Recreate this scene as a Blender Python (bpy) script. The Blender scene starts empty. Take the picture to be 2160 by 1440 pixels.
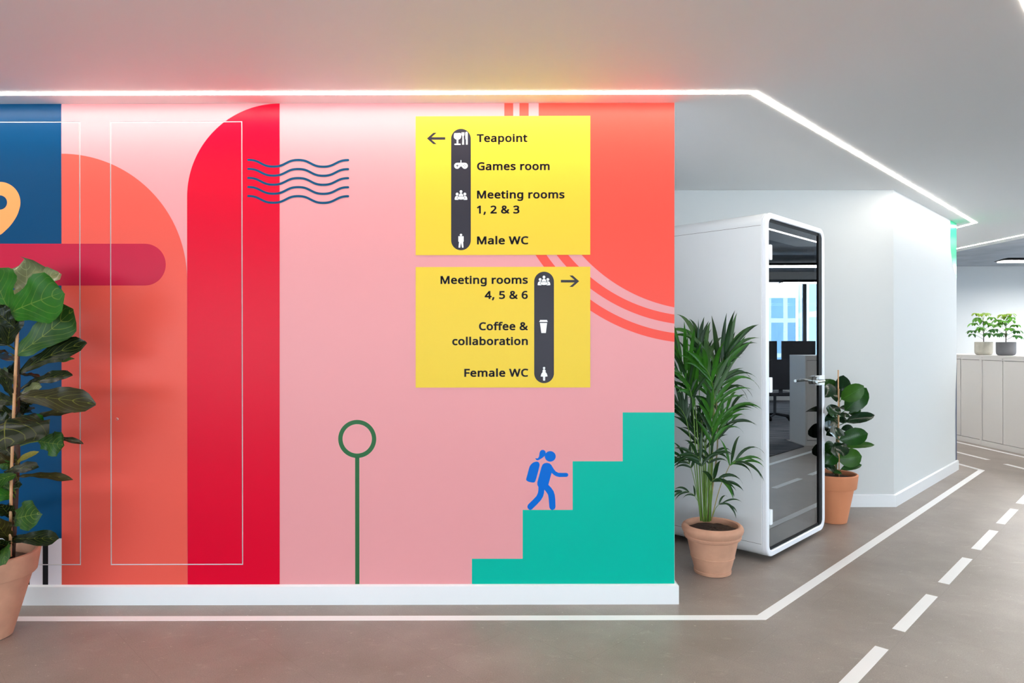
import bpy, bmesh, math, random
from mathutils import Vector, Matrix
random.seed(11)
PI = math.pi
SC = bpy.context.scene
COL = SC.collection

# ------------------------------------------------------------------ camera
F = 1400.0                     # focal length in pixels of the 2160 wide frame
EYE = 1.40
cam = bpy.data.cameras.new('camera')
cam.sensor_width = 36.0
cam.lens = 36.0 * F / 2160.0
cam.clip_start = 0.05
cam.clip_end = 400
camo = bpy.data.objects.new('camera', cam)
COL.objects.link(camo)
ROLL = 0.00175
camo.rotation_euler = (PI / 2, 0, 0)
camo.matrix_world = Matrix.Translation((0, 0, EYE)) @ Matrix.Rotation(ROLL, 4, 'Y') @ Matrix.Rotation(PI / 2, 4, 'X')
SC.camera = camo

# ------------------------------------------------------------------ light and exposure
SC.view_settings.view_transform = 'Standard'
SC.view_settings.look = 'None'
SC.view_settings.gamma = 1.0
SC.view_settings.exposure = 0.24
SC.view_settings.use_curve_mapping = False
try:
    SC.cycles.use_denoising = True
    SC.cycles.max_bounces = 10
    SC.cycles.diffuse_bounces = 5
    SC.cycles.sample_clamp_indirect = 8.0
    SC.cycles.caustics_reflective = False
    SC.cycles.caustics_refractive = False
except Exception:
    pass
world = bpy.data.worlds.new('sky')
SC.world = world
world.use_nodes = True
wb = world.node_tree.nodes['Background']
wb.inputs[0].default_value = (0.86, 0.92, 1.0, 1)
wb.inputs[1].default_value = 8.5


def area_light(name, loc, direction, sx, sy, power, color):
    l = bpy.data.lights.new(name, 'AREA')
    l.shape = 'RECTANGLE'
    l.size = sx
    l.size_y = sy
    l.energy = power
    l.color = color
    o = bpy.data.objects.new(name, l)
    COL.objects.link(o)
    o.location = loc
    o.rotation_euler = Vector(direction).to_track_quat('-Z', 'Y').to_euler()
    return o


STRIP = 32.0                  # radiance of the ceiling strips
# daylight entering through the two window bands behind the camera and the right-hand facade
area_light('daylight_rear_left', (-5.4, -5.6, 1.45), (0, 1, 0.9), 6.2, 2.1, 75, (0.90, 0.96, 1.0))
area_light('daylight_rear_right', (3.0, -5.6, 1.45), (0, 1, 0.9), 10.4, 2.1, 40, (0.90, 0.96, 1.0))
area_light('daylight_facade', (12.65, -0.9, 1.4), (-1, 0, 1.6), 9.0, 2.2, 130, (0.88, 0.95, 1.0))
po = area_light('daylight_portal', (12.9, 9.25, 1.55), (-1, 0, 0), 9.3, 2.6, 1, (1, 1, 1))
po.data.cycles.is_portal = True


# ------------------------------------------------------------------ colour and materials
def lin(c):
    c = c / 255.0
    return c / 12.92 if c <= 0.04045 else ((c + 0.055) / 1.055) ** 2.4


def rgb(r, g, b):
    return (lin(r), lin(g), lin(b), 1.0)


def mat(name, col, rough=0.5, metal=0.0, spec=0.5, emit=None, estr=0.0, bump=0.0, bscale=200.0, vary=0.0, vscale=8.0):
    m = bpy.data.materials.new(name)
    m.use_nodes = True
    nt = m.node_tree
    p = nt.nodes['Principled BSDF']
    p.inputs['Base Color'].default_value = col
    p.inputs['Roughness'].default_value = rough
    p.inputs['Metallic'].default_value = metal
    p.inputs['Specular IOR Level'].default_value = spec
    if emit:
        p.inputs['Emission Color'].default_value = emit
        p.inputs['Emission Strength'].default_value = estr
    if bump or vary:
        tc = nt.nodes.new('ShaderNodeTexCoord')
    if bump:
        n = nt.nodes.new('ShaderNodeTexNoise')
        n.inputs['Scale'].default_value = bscale
        n.inputs['Detail'].default_value = 3
        b = nt.nodes.new('ShaderNodeBump')
        b.inputs['Strength'].default_value = bump
        b.inputs['Distance'].default_value = 0.002
        nt.links.new(tc.outputs['Object'], n.inputs['Vector'])
        nt.links.new(n.outputs['Fac'], b.inputs['Height'])
        nt.links.new(b.outputs['Normal'], p.inputs['Normal'])
    if vary:
        n = nt.nodes.new('ShaderNodeTexNoise')
        n.inputs['Scale'].default_value = vscale
        n.inputs['Detail'].default_value = 5
        h = nt.nodes.new('ShaderNodeHueSaturation')
        mr = nt.nodes.new('ShaderNodeMapRange')
        mr.inputs[1].default_value = 0.3
        mr.inputs[2].default_value = 0.7
        mr.inputs[3].default_value = 1 - vary
        mr.inputs[4].default_value = 1 + vary
        nt.links.new(tc.outputs['Object'], n.inputs['Vector'])
        nt.links.new(n.outputs['Fac'], mr.inputs[0])
        nt.links.new(mr.outputs[0], h.inputs['Value'])
        h.inputs['Color'].default_value = col
        nt.links.new(h.outputs[0], p.inputs['Base Color'])
    return m


M = {}
M['wall_white'] = mat('white_paint', rgb(204, 206, 206), 0.75, spec=0.25, bump=0.05, bscale=350)
M['ceiling'] = mat('ceiling_paint', rgb(246, 246, 245), 0.6)
M['soffit'] = mat('exposed_soffit', rgb(176, 178, 180), 0.8, vary=0.15, vscale=2)
M['skirting'] = mat('skirting_gloss_white', rgb(228, 230, 233), 0.3)
M['gap'] = mat('panel_edge_white', rgb(222, 218, 219), 0.5)
M['tape'] = mat('white_floor_tape', rgb(242, 242, 243), 0.4)
M['strip'] = mat('strip_diffuser', (1, 1, 1, 1), 0.5, emit=(1.0, 0.92, 0.82, 1), estr=STRIP)
M['pendant_glow'] = mat('pendant_diffuser', (1, 1, 1, 1), 0.5, emit=(1.0, 0.98, 0.95, 1), estr=105.0)
M['booth_white'] = mat('booth_white_shell', rgb(212, 215, 218), 0.3)
M['booth_rim'] = mat('booth_rim_white', rgb(232, 235, 242), 0.25)
M['black'] = mat('black_seal', rgb(10, 10, 12), 0.6, spec=0.15)
M['interior'] = mat('booth_charcoal_felt', rgb(32, 36, 44), 0.9)
M['chrome'] = mat('brushed_chrome', rgb(215, 215, 212), 0.22, metal=1.0)
M['white_plastic'] = mat('white_plastic', rgb(240, 243, 246), 0.35)
M['cab'] = mat('cabinet_light_grey', rgb(214, 210, 207), 0.4)
M['cab_dark'] = mat('cabinet_gap', rgb(96, 92, 90), 0.7)
M['terracotta_pale'] = mat('pale_terracotta', rgb(192, 144, 118), 0.85, bump=0.25, bscale=60, vary=0.13, vscale=9)
M['terracotta'] = mat('orange_terracotta', rgb(200, 128, 90), 0.8, bump=0.12, bscale=90, vary=0.04, vscale=7)
M['soil'] = mat('potting_soil', rgb(62, 44, 32), 0.95, bump=1.0, bscale=120, vary=0.35, vscale=90)
M['concrete_pale'] = mat('pale_concrete_pot', rgb(176, 172, 160), 0.8, vary=0.06, vscale=30)
M['concrete_dark'] = mat('dark_concrete_pot', rgb(92, 92, 96), 0.75, vary=0.05, vscale=30)
M['bamboo'] = mat('bamboo_cane', rgb(196, 148, 104), 0.5, vary=0.12, vscale=25)
M['bark'] = mat('dark_bark', rgb(66, 46, 36), 0.8, bump=0.6, bscale=80, vary=0.2, vscale=40)
M['stem_green'] = mat('green_stem', rgb(92, 128, 44), 0.5)
M['stem_tan'] = mat('tan_stem', rgb(140, 130, 62), 0.5)
M['stem_brown'] = mat('olive_brown_stem', rgb(112, 100, 62), 0.6, vary=0.15, vscale=60)
M['desk'] = mat('white_desk_top', rgb(225, 225, 225), 0.4)
M['screen'] = mat('black_monitor', rgb(14, 18, 26), 0.4)
M['chair'] = mat('black_chair_mesh', rgb(20, 24, 32), 0.7)
M['steel'] = mat('window_frame_grey', rgb(70, 76, 84), 0.4)
M['duct'] = mat('galvanised_duct', rgb(170, 174, 178), 0.35, metal=0.8)


def glass_mat(name, tint, ior):
    m = bpy.data.materials.new(name)
    m.use_nodes = True
    nt = m.node_tree
    nt.nodes.remove(nt.nodes['Principled BSDF'])
    out = nt.nodes['Material Output']
    t = nt.nodes.new('ShaderNodeBsdfTransparent')
    t.inputs[0].default_value = tint
    g = nt.nodes.new('ShaderNodeBsdfGlossy')
    g.inputs['Roughness'].default_value = 0.0
    g.inputs[0].default_value = (0.88, 0.94, 1, 1)
    f = nt.nodes.new('ShaderNodeFresnel')
    f.inputs[0].default_value = ior
    x = nt.nodes.new('ShaderNodeMixShader')
    nt.links.new(f.outputs[0], x.inputs[0])
    nt.links.new(t.outputs[0], x.inputs[1])
    nt.links.new(g.outputs[0], x.inputs[2])
    nt.links.new(x.outputs[0], out.inputs[0])
    return m


M['booth_glass'] = glass_mat('tinted_laminated_glass', (0.30, 0.36, 0.42, 1), 2.7)
M['pane'] = glass_mat('window_glass', (0.93, 0.97, 0.97, 1), 1.45)


# mural inks: satin vinyl, each one flat colour
def ink(name, c):
    return mat('ink_' + name, rgb(*c), 0.32, spec=0.12)


INK = {
    'pink': ink('pink', (220, 150, 154)), 'blue': ink('blue', (0, 64, 106)), 'orange': ink('orange', (222, 88, 76)),
    'red': ink('red', (208, 0, 42)), 'crimson': ink('crimson', (184, 30, 62)), 'pin': ink('apricot', (250, 160, 96)),
    'white': ink('white', (226, 222, 230)), 'black': ink('black', (26, 24, 28)), 'coral': ink('coral', (232, 80, 68)),
    'teal': ink('teal', (0, 174, 152)), 'green': ink('dark_green', (44, 98, 60)), 'royal': ink('royal_blue', (0, 100, 196)),
    'yellow': ink('yellow', (226, 194, 60)), 'char': ink('charcoal', (50, 48, 57)), 'navy': ink('petrol', (0, 70, 104)),
    'mint': ink('mint', (24, 190, 140)), 'icon': ink('icon_white', (236, 238, 242)), 'slate': ink('slate_blue', (70, 84, 116)),
}


def floor_material():
    m = bpy.data.materials.new('stone_look_vinyl_floor')
    m.use_nodes = True
    nt = m.node_tree
    p = nt.nodes['Principled BSDF']
    tc = nt.nodes.new('ShaderNodeTexCoord')

    def noise(scale, detail, rough, stretch=None):
        n = nt.nodes.new('ShaderNodeTexNoise')
        n.inputs['Scale'].default_value = scale
        n.inputs['Detail'].default_value = detail
        n.inputs['Roughness'].default_value = rough
        if stretch:
            mp = nt.nodes.new('ShaderNodeMapping')
            mp.inputs['Scale'].default_value = stretch[0]
            mp.inputs['Rotation'].default_value = (0, 0, stretch[1])
            nt.links.new(tc.outputs['Object'], mp.inputs['Vector'])
            nt.links.new(mp.outputs[0], n.inputs['Vector'])
        else:
            nt.links.new(tc.outputs['Object'], n.inputs['Vector'])
        return n

    def ramp(src, stops):
        r = nt.nodes.new('ShaderNodeValToRGB')
        els = r.color_ramp.elements
        els[0].position, els[0].color = stops[0]
        els[1].position, els[1].color = stops[-1]
        for pos, c in stops[1:-1]:
            e = els.new(pos)
            e.color = c
        nt.links.new(src, r.inputs[0])
        return r
    a = ramp(noise(1.6, 7, 0.62).outputs['Fac'], [(0.3, rgb(131, 121, 113)), (0.5, rgb(143, 133, 126)), (0.72, rgb(157, 148, 140))])
    # pale chalky streaks and specks in the print of the vinyl
    st = ramp(noise(7.0, 8, 0.78, ((1.0, 2.2, 1), 0.5)).outputs['Fac'], [(0.57, (0, 0, 0, 1)), (0.78, (0.55, 0.55, 0.55, 1))])
    sp = ramp(noise(34.0, 4, 0.65, ((1, 1.7, 1), 0.5)).outputs['Fac'], [(0.66, (0, 0, 0, 1)), (0.74, (0.9, 0.9, 0.9, 1))])
    gr = noise(180.0, 3, 0.6)
    m1 = nt.nodes.new('ShaderNodeMixRGB')
    m1.inputs[2].default_value = rgb(190, 178, 170)
    nt.links.new(st.outputs[0], m1.inputs[0])
    nt.links.new(a.outputs[0], m1.inputs[1])
    m2 = nt.nodes.new('ShaderNodeMixRGB')
    m2.inputs[2].default_value = rgb(214, 200, 190)
    nt.links.new(sp.outputs[0], m2.inputs[0])
    nt.links.new(m1.outputs[0], m2.inputs[1])
    m3 = nt.nodes.new('ShaderNodeMixRGB')
    m3.blend_type = 'OVERLAY'
    m3.inputs[0].default_value = 0.35
    nt.links.new(m2.outputs[0], m3.inputs[1])
    nt.links.new(gr.outputs['Fac'], m3.inputs[2])
    # faint tile joints, laid on the diagonal
    mp = nt.nodes.new('ShaderNodeMapping')
    mp.inputs['Rotation'].default_value = (0, 0, PI / 4)
    nt.links.new(tc.outputs['Object'], mp.inputs['Vector'])
    br = nt.nodes.new('ShaderNodeTexBrick')
    br.inputs['Scale'].default_value = 1.0
    br.inputs['Brick Width'].default_value = 0.914
    br.inputs['Row Height'].default_value = 0.457
    br.inputs['Mortar Size'].default_value = 0.0012
    br.inputs['Mortar Smooth'].default_value = 0.5
    br.inputs['Color1'].default_value = (0.97, 0.97, 0.97, 1)
    br.inputs['Color2'].default_value = (1.03, 1.03, 1.03, 1)
    br.inputs['Mortar'].default_value = (0.80, 0.80, 0.80, 1)
    nt.links.new(mp.outputs[0], br.inputs['Vector'])
    m4 = nt.nodes.new('ShaderNodeMixRGB')
    m4.blend_type = 'MULTIPLY'
    m4.inputs[0].default_value = 1.0
    nt.links.new(m3.outputs[0], m4.inputs[1])
    nt.links.new(br.outputs['Color'], m4.inputs[2])
    nt.links.new(m4.outputs[0], p.inputs['Base Color'])
    p.inputs['Roughness'].default_value = 0.40
    p.inputs['Specular IOR Level'].default_value = 0.5
    b = nt.nodes.new('ShaderNodeBump')
    b.inputs['Strength'].default_value = 0.10
    b.inputs['Distance'].default_value = 0.002
    nt.links.new(gr.outputs['Fac'], b.inputs['Height'])
    nt.links.new(b.outputs[0], p.inputs['Normal'])
    return m


def carpet_material():
    m = bpy.data.materials.new('dark_striped_carpet')
    m.use_nodes = True
    nt = m.node_tree
    p = nt.nodes['Principled BSDF']
    tc = nt.nodes.new('ShaderNodeTexCoord')
    mp = nt.nodes.new('ShaderNodeMapping')
    mp.inputs['Scale'].default_value = (6, 0.8, 1)
    n = nt.nodes.new('ShaderNodeTexNoise')
    n.inputs['Scale'].default_value = 3
    n.inputs['Detail'].default_value = 4
    r = nt.nodes.new('ShaderNodeValToRGB')
    r.color_ramp.elements[0].position = 0.4
    r.color_ramp.elements[0].color = rgb(26, 30, 40)
    r.color_ramp.elements[1].position = 0.62
    r.color_ramp.elements[1].color = rgb(92, 92, 98)
    nt.links.new(tc.outputs['Object'], mp.inputs[0])
    nt.links.new(mp.outputs[0], n.inputs[0])
    nt.links.new(n.outputs['Fac'], r.inputs[0])
    nt.links.new(r.outputs[0], p.inputs['Base Color'])
    p.inputs['Roughness'].default_value = 0.95
    return m


def leaf_material(name, base, vein, nv=7.0, slope=0.5, width=0.10, rough=0.32, mid=0.035, strength=0.55, spec=0.22, dark=0.25):
    """Blade colour with a paler midrib and side veins, laid out in the leaf's own UV map (u across, v along)."""
    m = bpy.data.materials.new(name)
    m.use_nodes = True
    nt = m.node_tree
    p = nt.nodes['Principled BSDF']
    uv = nt.nodes.new('ShaderNodeUVMap')
    sx = nt.nodes.new('ShaderNodeSeparateXYZ')
    nt.links.new(uv.outputs[0], sx.inputs[0])

    def mth(op, a, b=None):
        n = nt.nodes.new('ShaderNodeMath')
        n.operation = op
        for i, v in enumerate((a, b)):
            if v is None:
                continue
            if isinstance(v, (int, float)):
                n.inputs[i].default_value = v
            else:
                nt.links.new(v, n.inputs[i])
        return n.outputs[0]
    u = mth('ABSOLUTE', mth('MULTIPLY', mth('SUBTRACT', sx.outputs[0], 0.5), 2.0))
    bend = mth('MULTIPLY', mth('POWER', u, 1.5), slope)
    ph = mth('MULTIPLY', mth('SUBTRACT', sx.outputs[1], bend), nv)
    fr = mth('ABSOLUTE', mth('SUBTRACT', mth('FRACT', ph), 0.5))
    side = mth('MULTIPLY', mth('LESS_THAN', fr, width * 0.5), mth('SUBTRACT', 1.0, mth('MULTIPLY', u, 0.75)))
    midv = mth('LESS_THAN', u, mth('MULTIPLY', mth('SUBTRACT', 1.15, sx.outputs[1]), mid))
    fac = mth('MULTIPLY', mth('MAXIMUM', side, midv), strength)
    tc = nt.nodes.new('ShaderNodeTexCoord')
    n = nt.nodes.new('ShaderNodeTexNoise')
    n.inputs['Scale'].default_value = 14
    n.inputs['Detail'].default_value = 3
    nt.links.new(tc.outputs['Object'], n.inputs[0])
    hs = nt.nodes.new('ShaderNodeHueSaturation')
    hs.inputs['Color'].default_value = base
    mr = nt.nodes.new('ShaderNodeMapRange')
    mr.inputs[1].default_value = 0.3
    mr.inputs[2].default_value = 0.7
    mr.inputs[3].default_value = 1 - dark
    mr.inputs[4].default_value = 1 + dark
    nt.links.new(n.outputs['Fac'], mr.inputs[0])
    nt.links.new(mr.outputs[0], hs.inputs['Value'])
    mx = nt.nodes.new('ShaderNodeMixRGB')
    mx.inputs[2].default_value = vein
    nt.links.new(fac, mx.inputs[0])
    nt.links.new(hs.outputs[0], mx.inputs[1])
    nt.links.new(mx.outputs[0], p.inputs['Base Color'])
    b = nt.nodes.new('ShaderNodeBump')
    b.inputs['Strength'].default_value = 0.5
    b.inputs['Distance'].default_value = 0.003
    b.invert = True
    nt.links.new(fac, b.inputs['Height'])
    nt.links.new(b.outputs[0], p.inputs['Normal'])
    p.inputs['Roughness'].default_value = rough
    p.inputs['Specular IOR Level'].default_value = spec
    return m


vein_y = rgb(140, 150, 58)
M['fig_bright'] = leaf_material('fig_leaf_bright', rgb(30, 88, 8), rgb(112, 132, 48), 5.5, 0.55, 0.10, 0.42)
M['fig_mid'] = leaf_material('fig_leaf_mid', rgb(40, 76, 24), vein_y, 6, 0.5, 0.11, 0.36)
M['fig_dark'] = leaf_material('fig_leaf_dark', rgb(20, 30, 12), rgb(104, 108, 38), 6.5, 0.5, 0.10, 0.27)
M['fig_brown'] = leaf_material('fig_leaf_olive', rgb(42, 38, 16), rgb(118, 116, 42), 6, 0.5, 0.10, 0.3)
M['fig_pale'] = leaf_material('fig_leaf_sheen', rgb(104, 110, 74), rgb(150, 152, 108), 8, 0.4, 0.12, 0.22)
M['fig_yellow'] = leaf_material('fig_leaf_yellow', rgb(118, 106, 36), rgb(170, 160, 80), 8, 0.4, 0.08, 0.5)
M['rub_dark'] = leaf_material('rubber_leaf_dark', rgb(10, 34, 12), rgb(50, 92, 48), 14, 0.3, 0.10, 0.16, 0.04, 0.35)
M['rub_mid'] = leaf_material('rubber_leaf_green', rgb(22, 62, 12), rgb(70, 124, 54), 14, 0.3, 0.08, 0.22, 0.04, 0.4)
M['rub_bright'] = leaf_material('rubber_leaf_bright', rgb(42, 84, 14), rgb(84, 132, 58), 14, 0.3, 0.08, 0.3, 0.04, 0.4)
M['palm_a'] = leaf_material('palm_leaflet_green', rgb(36, 88, 12), rgb(70, 120, 50), 1, 0, 0.0, 0.35, 0.10, 0.35)
M['palm_b'] = leaf_material('palm_leaflet_dark', rgb(16, 48, 12), rgb(48, 84, 44), 1, 0, 0.0, 0.32, 0.10, 0.35)
M['palm_c'] = leaf_material('palm_leaflet_grey_green', rgb(50, 80, 40), rgb(90, 124, 80), 1, 0, 0.0, 0.35, 0.10, 0.35)
M['schef_a'] = leaf_material('umbrella_leaf_green', rgb(80, 140, 40), rgb(120, 150, 70), 6, 0.4, 0.06, 0.4, 0.05, 0.3)
M['schef_b'] = leaf_material('umbrella_leaf_dark', rgb(46, 98, 36), rgb(80, 110, 60), 6, 0.4, 0.06, 0.4, 0.05, 0.3)
M['schef_c'] = leaf_material('umbrella_leaf_lime', rgb(118, 150, 44), rgb(150, 170, 80), 6, 0.4, 0.06, 0.4, 0.05, 0.3)


# ------------------------------------------------------------------ mesh helpers
class MB:
    """collects geometry and links it as one mesh object"""

    def __init__(s):
        s.v, s.f, s.uv = [], [], None

    def add(s, vs, fs):
        k = len(s.v)
        s.v += [tuple(v) for v in vs]
        s.f += [tuple(i + k for i in f) for f in fs]
        return s

    def box(s, x0, x1, y0, y1, z0, z1, T=None):
        vs = [(x, y, z) for z in (z0, z1) for y in (y0, y1) for x in (x0, x1)]
        if T:
            vs = [T @ Vector(v) for v in vs]
        return s.add(vs, [(0, 2, 3, 1), (4, 5, 7, 6), (0, 1, 5, 4), (2, 6, 7, 3), (0, 4, 6, 2), (1, 3, 7, 5)])

    def prism(s, pts, z0, z1, T=None):
        n = len(pts)
        a = sum(pts[i][0] * pts[(i + 1) % n][1] - pts[(i + 1) % n][0] * pts[i][1] for i in range(n))
        if a < 0:
            pts = pts[::-1]
        vs = [(p[0], p[1], z0) for p in pts] + [(p[0], p[1], z1) for p in pts]
        if T:
            vs = [T @ Vector(v) for v in vs]
        return s.add(vs, [tuple(range(n))[::-1], tuple(range(n, 2 * n))] + [(i, (i + 1) % n, n + (i + 1) % n, n + i) for i in range(n)])

    def tube(s, pts, rads, n=8, caps=True):
        pts = [Vector(p) for p in pts]
        if not isinstance(rads, (list, tuple)):
            rads = [rads] * len(pts)
        k = len(s.v)
        ref = None
        for i, p in enumerate(pts):
            d = (pts[min(i + 1, len(pts) - 1)] - pts[max(i - 1, 0)]).normalized()
            if ref is None:
                ref = Vector((1, 0, 0)) if abs(d.x) < 0.8 else Vector((0, 0, 1))
            a = (ref - d * ref.dot(d)).normalized()
            b = d.cross(a)
            ref = a
            for j in range(n):
                t = 2 * PI * j / n
                s.v.append(tuple(p + (a * math.cos(t) + b * math.sin(t)) * rads[i]))
        for i in range(len(pts) - 1):
            for j in range(n):
                s.f.append((k + i * n + j, k + i * n + (j + 1) % n, k + (i + 1) * n + (j + 1) % n, k + (i + 1) * n + j))
        if caps:
            s.f.append(tuple(k + j for j in range(n))[::-1])
            s.f.append(tuple(k + (len(pts) - 1) * n + j for j in range(n)))
        return s

    def lathe(s, prof, c=(0, 0, 0), n=48):
        k = len(s.v)
        for r, z in prof:
            for j in range(n):
                t = 2 * PI * j / n
                s.v.append((c[0] + r * math.cos(t), c[1] + r * math.sin(t), c[2] + z))
        for i in range(len(prof) - 1):
            for j in range(n):
                s.f.append((k + i * n + j, k + i * n + (j + 1) % n, k + (i + 1) * n + (j + 1) % n, k + (i + 1) * n + j))
        return s

    def obj(s, name, m, parent=None, smooth=False, loc=None, kind=None):
        me = bpy.data.meshes.new(name)
        me.from_pydata(s.v, [], s.f)
        me.materials.append(m)
        if s.uv:
            l = me.uv_layers.new(name='UVMap')
            for lp in me.loops:
                l.data[lp.index].uv = s.uv[lp.vertex_index]
        if smooth:
            me.shade_smooth()
            if smooth is not True:
                me.set_sharp_from_angle(angle=smooth)
        me.update()
        o = bpy.data.objects.new(name, me)
        COL.objects.link(o)
        if parent:
            o.parent = parent
            o.matrix_parent_inverse = Matrix.Translation(-parent.location) if parent.parent is None else Matrix.Identity(4)   # shapes are written in room coordinates
        if kind:
            o['kind'] = kind
        return o


def thing(name, loc, label, cat, group=None):
    o = bpy.data.objects.new(name, None)
    o.empty_display_size = 0.1
    o.location = loc
    COL.objects.link(o)
    return tag(o, label, cat, group)


def tag(o, label=None, cat=None, group=None, kind=None):
    if label:
        o['label'] = label
    if cat:
        o['category'] = cat
    if group:
        o['group'] = group
    if kind:
        o['kind'] = kind
    return o


def dup(root, loc, label=None):
    r = root.copy()
    COL.objects.link(r)
    r.location = loc
    if label:
        r['label'] = label
    for ch in list(root.children):
        c = ch.copy()
        COL.objects.link(c)
        c.parent = r
        c.matrix_parent_inverse = ch.matrix_parent_inverse.copy()
        for g in ch.children:
            d = g.copy()
            COL.objects.link(d)
            d.parent = c
            d.matrix_parent_inverse = g.matrix_parent_inverse.copy()
    return r


def at(px, py, Y):
    """the point at depth Y seen at pixel (px, py)"""
    x = px - 1080 - ROLL * (py - 720)
    y = py - 720 + ROLL * (px - 1080)
    return Vector((x * Y / F, Y, EYE - y * Y / F))


# ------------------------------------------------------------------ the setting
CE = 2.674        # underside of the plasterboard ceiling
WY = 3.55         # face of the mural wall
WX = 0.868        # its right-hand end
HI = 3.02         # exposed soffit over the office

MB().box(-9, 13.2, -6.2, 14.6, -0.12, 0).obj('floor', floor_material(), kind='structure')
carpet = MB().prism([(13.0, -5.9), (13.0, 14.4), (6.85, 14.4), (6.85, 6.45), (6.2, 6.45), (4.2, 4.45), (4.2, -5.9)], 0.0, 0.008)
tag(carpet.obj('carpet', carpet_material()), 'dark blue-grey striped carpet of the desk area mirrored in the booth glass', 'carpet')

ceil = MB().prism([(-9, -6.2), (2.0, -6.2), (2.0, 2.05), (6.37, 6.42), (6.37, 14.5), (-9, 14.5)], CE, HI)  # white part behind the camera is unseen, added to bounce more light
ceil.obj('ceiling', M['ceiling'], kind='structure')
MB().box(-9.2, 13.2, -6.2, 14.6, HI, HI + 0.15).obj('ceiling', M['soffit'], kind='structure')

core = MB().prism([(-9, WY + 0.0035), (WX, WY + 0.0035), (WX, 5.61), (-9, 5.61)], 0, CE)
core.obj('wall_front', M['gap'], kind='structure')
back = MB().prism([(-9, 5.61), (3.226, 5.61), (4.835, 7.219), (4.835, 14.5), (-9, 14.5)], 0, CE)
back.obj('wall_back', M['wall_white'], kind='structure')
MB().box(-9.2, -9, -6.2, WY + 0.01, 0, HI).obj('wall_left', M['wall_white'], kind='structure')
MB().box(4.835, 13.2, 14.45, 14.6, 0, HI).obj('wall_north', M['wall_white'], kind='structure')


def window_wall(name, horizontal, c, a0, a1, sill, head, bays, thick, n0):
    """wall with a band of windows along one axis; returns nothing, builds wall, frames and panes"""
    w = MB()

    def bx(mb, p0, p1, q0, q1, z0, z1):
        if horizontal:
            mb.box(p0, p1, q0, q1, z0, z1)
        else:
            mb.box(q0, q1, p0, p1, z0, z1)
    bx(w, a0, a1, c, c + thick, 0, sill)
    bx(w, a0, a1, c, c + thick, head, HI)
    xs = [a0] + [b for bay in bays for b in bay] + [a1]
    for i in range(0, len(xs), 2):
        bx(w, xs[i], xs[i + 1], c, c + thick, sill, head)
    w.obj(name, M['wall_white'], kind='structure')
    for k, (b0, b1) in enumerate(bays):
        fr = MB()
        m0, m1 = c + thick * 0.3, c + thick * 0.6
        bx(fr, b0, b1, m0, m1, sill, sill + 0.06)
        bx(fr, b0, b1, m0, m1, head - 0.06, head)
        nb = max(1, round((b1 - b0) / 1.6))
        for j in range(nb + 1):
            x = b0 + (b1 - b0) * j / nb
            bx(fr, max(b0, x - 0.04), min(b1, x + 0.04), m0, m1, sill + 0.06, head - 0.06)
        o = fr.obj('window_%d' % (n0 + k), M['steel'], kind='structure')
        for j in range(nb):
            g = MB()
            x0, x1 = b0 + (b1 - b0) * j / nb + 0.045, b0 + (b1 - b0) * (j + 1) / nb - 0.045
            bx(g, x0, x1, (m0 + m1) / 2, (m0 + m1) / 2 + 0.008, sill + 0.07, head - 0.07)
            g.obj('pane', M['pane'], o)


window_wall('wall_rear', True, -6.0, -9, 13.0, 0.4, 2.6, [(-8.5, -3.1), (-2.8, 2.6), (2.9, 8.3)], -0.2, 1)
window_wall('wall_right', False, 13.0, -6.0, 14.45, 0.25, 2.85, [(-5.6, 3.8), (4.84, 14.14)], 0.2, 4)

# skirtings: square-edged board with a bevelled top
sk = [(0, 0), (0.018, 0), (0.018, 0.098), (0.006, 0.1045), (0, 0.1045)]


def skirting(name, path, closed_end=False):
    """sweep the skirting profile along a floor path; the room lies to the right of the walking direction"""
    n = len(path)
    nor = []
    for i in range(n - 1):
        d = (Vector(path[i + 1]) - Vector(path[i])).normalized()
        nor.append(Vector((d.y, -d.x)))
    k = MB()
    rings = []
    for i in range(n):
        if i == 0:
            m = nor[0]
        elif i == n - 1:
            m = nor[-1]
        else:
            m = (nor[i - 1] + nor[i])
            m = m / m.dot(nor[i])
        rings.append([(path[i][0] + m.x * o, path[i][1] + m.y * o, z) for o, z in sk])
    vs = [v for r in rings for v in r]
    q = len(sk)
    fs = [(i * q + j, (i + 1) * q + j, (i + 1) * q + (j + 1) % q, i * q + (j + 1) % q) for i in range(n - 1) for j in range(q)]
    fs += [tuple(range(q)), tuple((n - 1) * q + j for j in range(q))[::-1]]
    k.add(vs, fs)
    return k.obj(name, M['skirting'], kind='structure')


skirting('baseboard_front', [(-9, WY), (WX, WY), (WX, 5.60)])
skirting('baseboard_back', [(WX + 0.02, 5.61), (3.226, 5.61), (4.835, 7.219), (4.835, 14.4)])

# ------------------------------------------------------------------ mural wall: skin, flush cupboard doors, print
K = WY / F


def W(px, py):
    """pixel of the photograph to (X, Z) on the mural wall"""
    return ((px - 1080 - ROLL * (py - 720)) * K, EYE - (py - 720 + ROLL * (px - 1080)) * K)


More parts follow.
